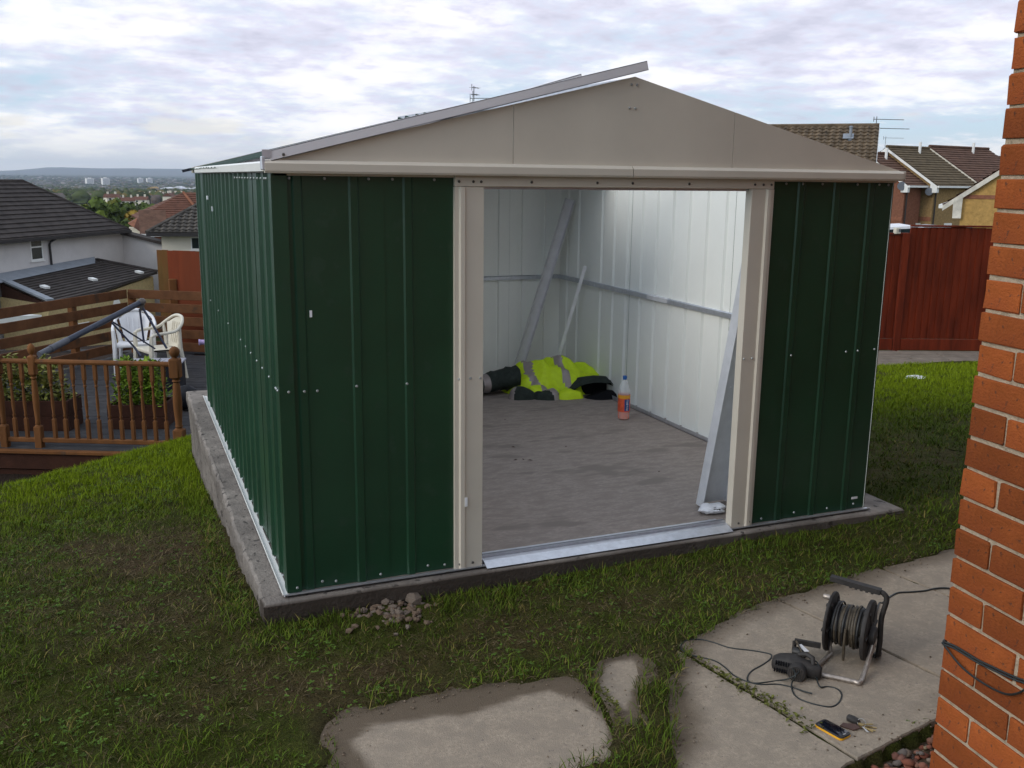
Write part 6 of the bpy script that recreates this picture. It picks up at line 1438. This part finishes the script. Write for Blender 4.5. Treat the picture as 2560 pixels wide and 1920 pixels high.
aerial('tv_aerial', 'tall aerial mast with two antennas showing above the shed roof', Vector((mA.x, mA.y, -3.0)), mA.z+3.0+.72, [(mA.z+3.0+.25, ld(1, -.1), .95, 8, 'h'), (mA.z+3.0+.66, ld(.6, 1), .5, 3, 'h'), (mA.z+3.0+.40, ld(.25, 1), .6, 4, 'h'), (mA.z+3.0+.10, ld(.3, 1), .5, 3, 'h')], r=.014)
# cars parked behind the red fence
def car(label, p, rot, paint):
    c = thing('parked_car', label, 'car', p, rot, None)
    mb = MB(); side = [(-2.0, .35), (-2.02, .75), (-1.5, .86), (-.9, .92), (-.45, 1.32), (.25, 1.42), (1.1, 1.36), (1.75, .95), (2.05, .88), (2.05, .35)]
    mb.prism([(x, -.78, z) for x, z in side], (0, 1.56, 0)); mb.build('body', paint, c, local=True)
    for s_ in (-1, 1): mb = MB(); mb.prism([(-.75, s_*.785, .95), (-.40, s_*.785, 1.28), (.25, s_*.785, 1.36), (1.0, s_*.785, 1.31), (1.45, s_*.785, .97)], (0, .012*s_, 0)); mb.build('window', M['glass'], c, local=True)
    mb = MB(); mb.bar((-.93, 0, .945), (-.47, 0, 1.325), 1.35, .02, 0, (-1, 0, 1)); mb.build('windscreen', M['glass'], c, local=True)
    mb = MB(); mb.bar((1.13, 0, 1.36), (1.70, 0, 1.0), 1.30, .02, 0, (1, 0, 1)); mb.build('rear_window', M['glass'], c, local=True)
    for x in (-1.25, 1.3):
        for s_ in (-.70, .70): mb = MB(); mb.lathe([(.31, -.09), (.33, -.07), (.33, .07), (.31, .09)], 16, Matrix.Translation((x, s_, .33)) @ Matrix.Rotation(rad(90), 4, 'X')); mb.build('wheel', M['tyre'], c, local=True)
    for s_ in (-.62, .62): mb = MB(); mb.box((2.04, s_-.12, .72), (2.075, s_+.12, .95)); mb.build('rear_lamp', M['carl'], c, local=True)
p = at(2330, 556, 27); car('black car whose roof just shows over the tall red fence', (p.x, p.y, p.z-1.50), math.atan2(latR.y, latR.x)+rad(8), M['carp'])
p = at(2290, 561, 24); car('white car barely showing over the red fence beside the light box', (p.x+.0, p.y, p.z-1.43), math.atan2(latR.y, latR.x)+rad(170), M['carw'])

# ------------------------------------------------------------------ valley: trees, far houses, towers, town
def crown_mesh(seed, n=420):
    rs = np.random.RandomState(seed); k = 9; cc = rs.normal(0, 1, (k, 3))*np.array([1.2, 1.2, .75]); cr = rs.uniform(.7, 1.25, k)
    i = rs.randint(0, k, n); v = rs.normal(0, 1, (n, 3)); v /= np.linalg.norm(v, axis=1)[:, None]; c = cc[i]+v*(cr[i]*rs.uniform(.75, 1.05, n))[:, None]; c[:, 2] += 3.4
    t1 = rs.normal(0, 1, (n, 3)); t1 -= v*(t1*v).sum(1)[:, None]*.6; t1 /= np.linalg.norm(t1, axis=1)[:, None]; t2 = np.cross(v, t1); l = rs.uniform(.25, .55, n)[:, None]
    P = np.stack([c-t1*l-t2*l*.6, c+t1*l-t2*l*.6, c+t1*l+t2*l*.6, c-t1*l+t2*l*.6], 1)
    me = mesh_np('crown', P.reshape(-1, 3), np.arange(n*4).reshape(-1, 4), [M['vcl']]); return me, n, rs
cols = [((.105, .135, .020), 3), ((.15, .15, .024), 5), ((.075, .105, .022), 8), ((.21, .14, .022), 12)]
protos = []
for (c, sd_) in cols:
    me, n, rs = crown_mesh(sd_); set_col(me, np.repeat(np.array(c)*(.6+.8*rs.rand(n, 1)), 4, 0)); protos.append(me)
tb_ = MB(); tb_.tube([(0, 0, -1), (.05, 0, 1.5), (0, .1, 3.2)], [.28, .2, .1], 6)
for a in range(4): tb_.tube([(0, 0, 1.8), (.9*math.cos(a*1.6), .9*math.sin(a*1.6), 3.2)], [.12, .04], 5)
trk = tb_.v, tb_.f; trm = bpy.data.meshes.new('trunk'); trm.from_pydata(trk[0], [], trk[1]); trm.materials.append(M['bark']); trm.update()
kinds = ['green tree among the wooded slope below the white house roof', 'yellow green tree among the wooded slope below the white house roof', 'dark green tree among the wooded slope below the white house roof', 'golden leaved autumn tree on the wooded slope past the roof edge']
for i in range(52):
    px_ = R_.uniform(150, 470); d_ = math.exp(R_.uniform(math.log(170), math.log(560))); k = 3 if i % 13 == 0 else R_.randrange(3)
    q = at(px_, 500, d_); z = float(terr_z(np.array(q.x), np.array(q.y))); s_ = R_.uniform(1.0, 1.75)*(1.0 if d_ < 300 else 1.2); s_ = max(.45, min(s_, (at(px_, R_.uniform(508, 526)+max(0, (300-px_)*.05), d_).z-z)/5.0))
    t = thing('tree', kinds[k], 'tree', (q.x, q.y, z), R_.random()*6, 'trees on the slope beyond the roofs'); m_ = Matrix.Scale(s_, 4); 
    link('trunk', trm, t, m_.copy()); link('crown', protos[k], t, m_.copy())
# far sunlit houses
def far_proto():
    t = thing('far_house', 'x', 'house', (0, 0, 0))
    mb = MB(); mb.prism([(-4.5, -3.5, -3), (4.5, -3.5, -3), (4.5, -3.5, 5), (-4.5, -3.5, 5)], (0, 7, 0)); mb.prism([(-4.48, -3.4, 5.01), (-4.48, 3.4, 5.01), (-4.48, 0, 7.2)], (.1, 0, 0)); mb.prism([(4.38, -3.4, 5.01), (4.38, 3.4, 5.01), (4.38, 0, 7.2)], (.1, 0, 0)); w_ = mb.build('wall', M['render2'], t, local=True)
    mb = MB(); mb.prism([(-4.9, -3.9, 4.9), (-4.9, 0, 7.5), (-4.9, 3.9, 4.9)], (9.8, 0, 0)); r_ = mb.build('roof', M['rtile'], t, local=True)
    for x in (-2.5, 2.5): mb = MB(); mb.box((x-.6, -.45, 6.6), (x+.6, .45, 8.9), 0, None, .05); mb.build('chimney', M['render2'], r_, local=True)
    for x in (-3, 1.6):
        for z in (.9, 3.4): mb = MB(); mb.box((x, -3.56, z), (x+1.4, -3.49, z+1.2)); mb.build('window', M['glass'], t, local=True)
    return t
fp_ = far_proto()
fl_ = [(320, 521, 640, 20, 1.0), (355, 517, 690, 5, 1.0), (281, 512, 720, 40, 1.1), (300, 515, 760, 100, .9), (344, 503, 900, 60, 1.0), (357, 502, 930, 10, .9), (380, 500, 980, 70, 1.0), (388, 506, 860, 0, .8), (396, 499, 1000, 30, 1.0), (412, 500, 960, 80, .9), (425, 508, 700, 88, 1.0), (432, 501, 900, 20, 1.0), (371, 505, 860, 110, .9), (327, 506, 860, 45, .9), (405, 507, 800, 120, .8), (291, 505, 900, 20, .9), (270, 507, 880, 75, .9), (448, 500, 950, 15, 1.0), (462, 503, 880, 50, 1.0), (310, 502, 1000, 0, 1.0)]
for i, (px_, py_, d_, a_, s_) in enumerate(fl_):
    q = at(px_, py_, d_); z = min(q.z, float(terr_z(np.array(q.x), np.array(q.y)))+6)
    lab = 'pale sunlit house with chimneys standing in the far estate beyond the trees'
    if i == 0: lab = 'largest white double house of the far estate just above the tree band'
    if i == 10: lab = 'white gable of the far estate showing close to the rusty roof'
    if i == 0:
        fp_.matrix_basis = Matrix.Translation((q.x, q.y, q.z)) @ Matrix.Rotation(rad(a_)-YAW, 4, 'Z') @ Matrix.Scale(s_, 4); fp_['label'] = lab; fp_['group'] = 'far estate houses'
    else:
        dup(fp_, (q.x, q.y, q.z), rad(a_)-YAW, lab, s_)
# tower blocks
def tower(label, px0, px1, pyt, pyb, d_, rot):
    a, b = at(px0, pyb, d_), at(px1, pyb, d_); t_ = at((px0+px1)/2, pyt, d_); c_ = (a+b)/2; wd_ = (b-a).length; h = t_.z-c_.z
    t = thing('tower_block', label, 'tower block', (c_.x, c_.y, c_.z-3), rot-YAW, 'pale tower blocks in the valley'); k = wd_*.36
    mb = MB(); mb.box((-k, -k*.8, 0), (k, k*.8, h+3)); mb.box((-k*.4, -k*.3, h+3.01), (k*.4, k*.3, h+6)); mb.build('wall', M['tower'], t, local=True)
    for f in range(9): z = 4+(h-2)*f/9; mb = MB(); mb.box((-k*.85, -k*.8-.25, z), (k*.85, -k*.8-.05, z+(h/9)*.42)); mb.build('window_band', M['towerg'], t, local=True)
tower('pale tower block at the open side of the valley, first of four', 213, 237, 446, 467, 4000, rad(38)); tower('pale tower block standing second from the open valley side', 253, 276, 445, 468, 3900, rad(38))
tower('pale tower block of the pair close to the shed wall, farther one', 343, 360, 446, 463, 4600, rad(35)); tower('pale tower block of the pair, right against the shed wall side', 365, 383, 446, 462, 4700, rad(35))
for px_, hh_ in ((21, 8), (88, 7), (98, 6)):
    q = at(px_, 447, 8600); t = at(px_, 447-hh_, 8600); mb = MB(); mb.box((q.x-14, q.y-14, q.z-20), (q.x+14, q.y+14, t.z)); mb.box((q.x-2, q.y-2, t.z), (q.x+2, q.y+2, t.z+14))
    tag(mb.build('far_tower', M['towerg']), 'thin grey high-rise on the far skyline over the white house ridge', 'tower', 'high-rises on the far skyline')
for i, (px0, px1, py0, py1) in enumerate(((400, 428, 471, 476), (432, 452, 469, 474), (456, 470, 473, 477), (374, 384, 470, 475), (476, 500, 471, 476))):
    a, b = at(px0, py1, 2600), at(px1, py1, 2600); tp = at(px0, py0, 2600); mb = MB(); b.z = a.z; mb.prism([a-Zu*4, b-Zu*4, b+Zu*(tp.z-a.z), a+Zu*(tp.z-a.z)], depF*40); 
    mb.prism([a+Zu*(tp.z-a.z)-depF*.5, b+Zu*(tp.z-a.z)-depF*.5, (a+b)/2+Zu*(tp.z-a.z+3.5)-depF*.5], depF*41)
    tag(mb.build('warehouse', M['carw' if i != 3 else 'ybrick']), ['longest low white warehouse down in the valley', 'white warehouse between the longest one and a smaller one in the valley', 'smaller white warehouse in the valley closer to the shed wall', 'small buff warehouse standing apart on the open side of the white ones', 'white warehouse partly cut off by the shed wall edge'][i], 'warehouse', 'warehouses in the valley')
n = 9000
px_ = NR.uniform(-160, 640, n); d_ = np.exp(NR.uniform(math.log(800), math.log(7800), n)); P = CAM+(_f+_r*((px_-1280)/FPX)[:, None])*0
dirs = depF.x, depF.y
latv = (px_-1280)/FPX; x = CAM[0]+d_*(depF.x*.978+latR.x*latv); y = CAM[1]+d_*(depF.y*.978+latR.y*latv); z = terr_z(x, y)
isb = NR.rand(n) < .27; sx = np.where(isb, NR.uniform(4, 9, n), NR.uniform(3, 9, n))*(1+d_/9000); sz = np.where(isb, NR.uniform(5, 9, n), NR.uniform(5, 11, n))*(1+d_/16000)
tb = np.array([(-1, -.7, 0), (1, -.7, 0), (1, .7, 0), (-1, .7, 0), (-1, -.7, .65), (1, -.7, .65), (1, .7, .65), (-1, .7, .65), (-1, 0, 1), (1, 0, 1)])
tt = np.array([(-1, 0, .1), (0, -1, .1), (1, 0, .1), (0, 1, .1), (-.8, -.5, .55), (.7, -.6, .6), (.8, .5, .55), (-.6, .7, .6), (-.2, .1, 1), (.3, -.1, .95)])
sz = sz*np.where(d_ > 1300, .62, 1.0)
sh = np.where(isb[:, None, None], tb[None], tt[None]); a = np.where(isb, (NR.rand(n) < .5)*1.3+fbm(x/300, y/300, 2)*2, NR.rand(n)*6); c, s_ = np.cos(a)[:, None], np.sin(a)[:, None]
V = np.stack([(sh[..., 0]*c-sh[..., 1]*s_)*sx[:, None]+x[:, None], (sh[..., 0]*s_+sh[..., 1]*c)*sx[:, None]+y[:, None], sh[..., 2]*sz[:, None]+z[:, None]-.3], -1)
fq = [(0, 1, 5, 4), (1, 2, 6, 5), (2, 3, 7, 6), (3, 0, 4, 7), (4, 5, 9, 8), (7, 8, 9, 6)]; ft = [(4, 8, 7), (5, 6, 9)]
F = np.concatenate([(np.arange(n)[:, None]*10+np.array(list(f[:3])+[f[0], f[2], f[3]])[None]).reshape(-1, 3) for f in fq]+[(np.arange(n)[:, None]*10+np.array(f)[None]) for f in ft])
me = mesh_np('town_sprawl', V.reshape(-1, 3), F, [M['vct']])
wallc = np.array([(.19, .17, .15), (.12, .095, .08), (.09, .065, .055), (.30, .27, .25)])[NR.randint(0, 4, n)]; roofc = np.array([.13, .10, .09]); trc = np.array([.050, .062, .022])*(.6+.9*NR.rand(n, 1)); trc = np.where(NR.rand(n, 1) < .12, np.array([.13, .10, .03]), trc)
C = np.where(isb[:, None, None], np.where((np.arange(10) >= 8)[None, :, None], roofc, wallc[:, None]), trc[:, None]); set_col(me, C.reshape(-1, 3))
tag(link('town_sprawl', me), 'mass of small far roofs and trees filling the valley floor', 'town', kind='stuff')

# ------------------------------------------------------------------ haze over the valley
hb = MB(); zlo = -60.0; zhi = 150.0; R0 = 13500
hb.box((CAM[0]-R0, CAM[1]-R0, zlo), (CAM[0]+R0, CAM[1]+R0, zhi)); hm = bpy.data.materials.new('valley_haze'); hm.use_nodes = True; nt = hm.node_tree
nt.nodes.remove(nt.nodes['Principled BSDF']); pv = N('ShaderNodeVolumePrincipled'); pv.inputs['Color'].default_value = (.70, .82, 1.0, 1); pv.inputs['Density'].default_value = 6.5e-5; pv.inputs['Anisotropy'].default_value = .2
L(pv.outputs[0], nt.nodes['Material Output'].inputs['Volume'])
hz_o = hb.build('haze', hm); tag(hz_o, 'thin pale air over the valley', 'haze', kind='stuff')
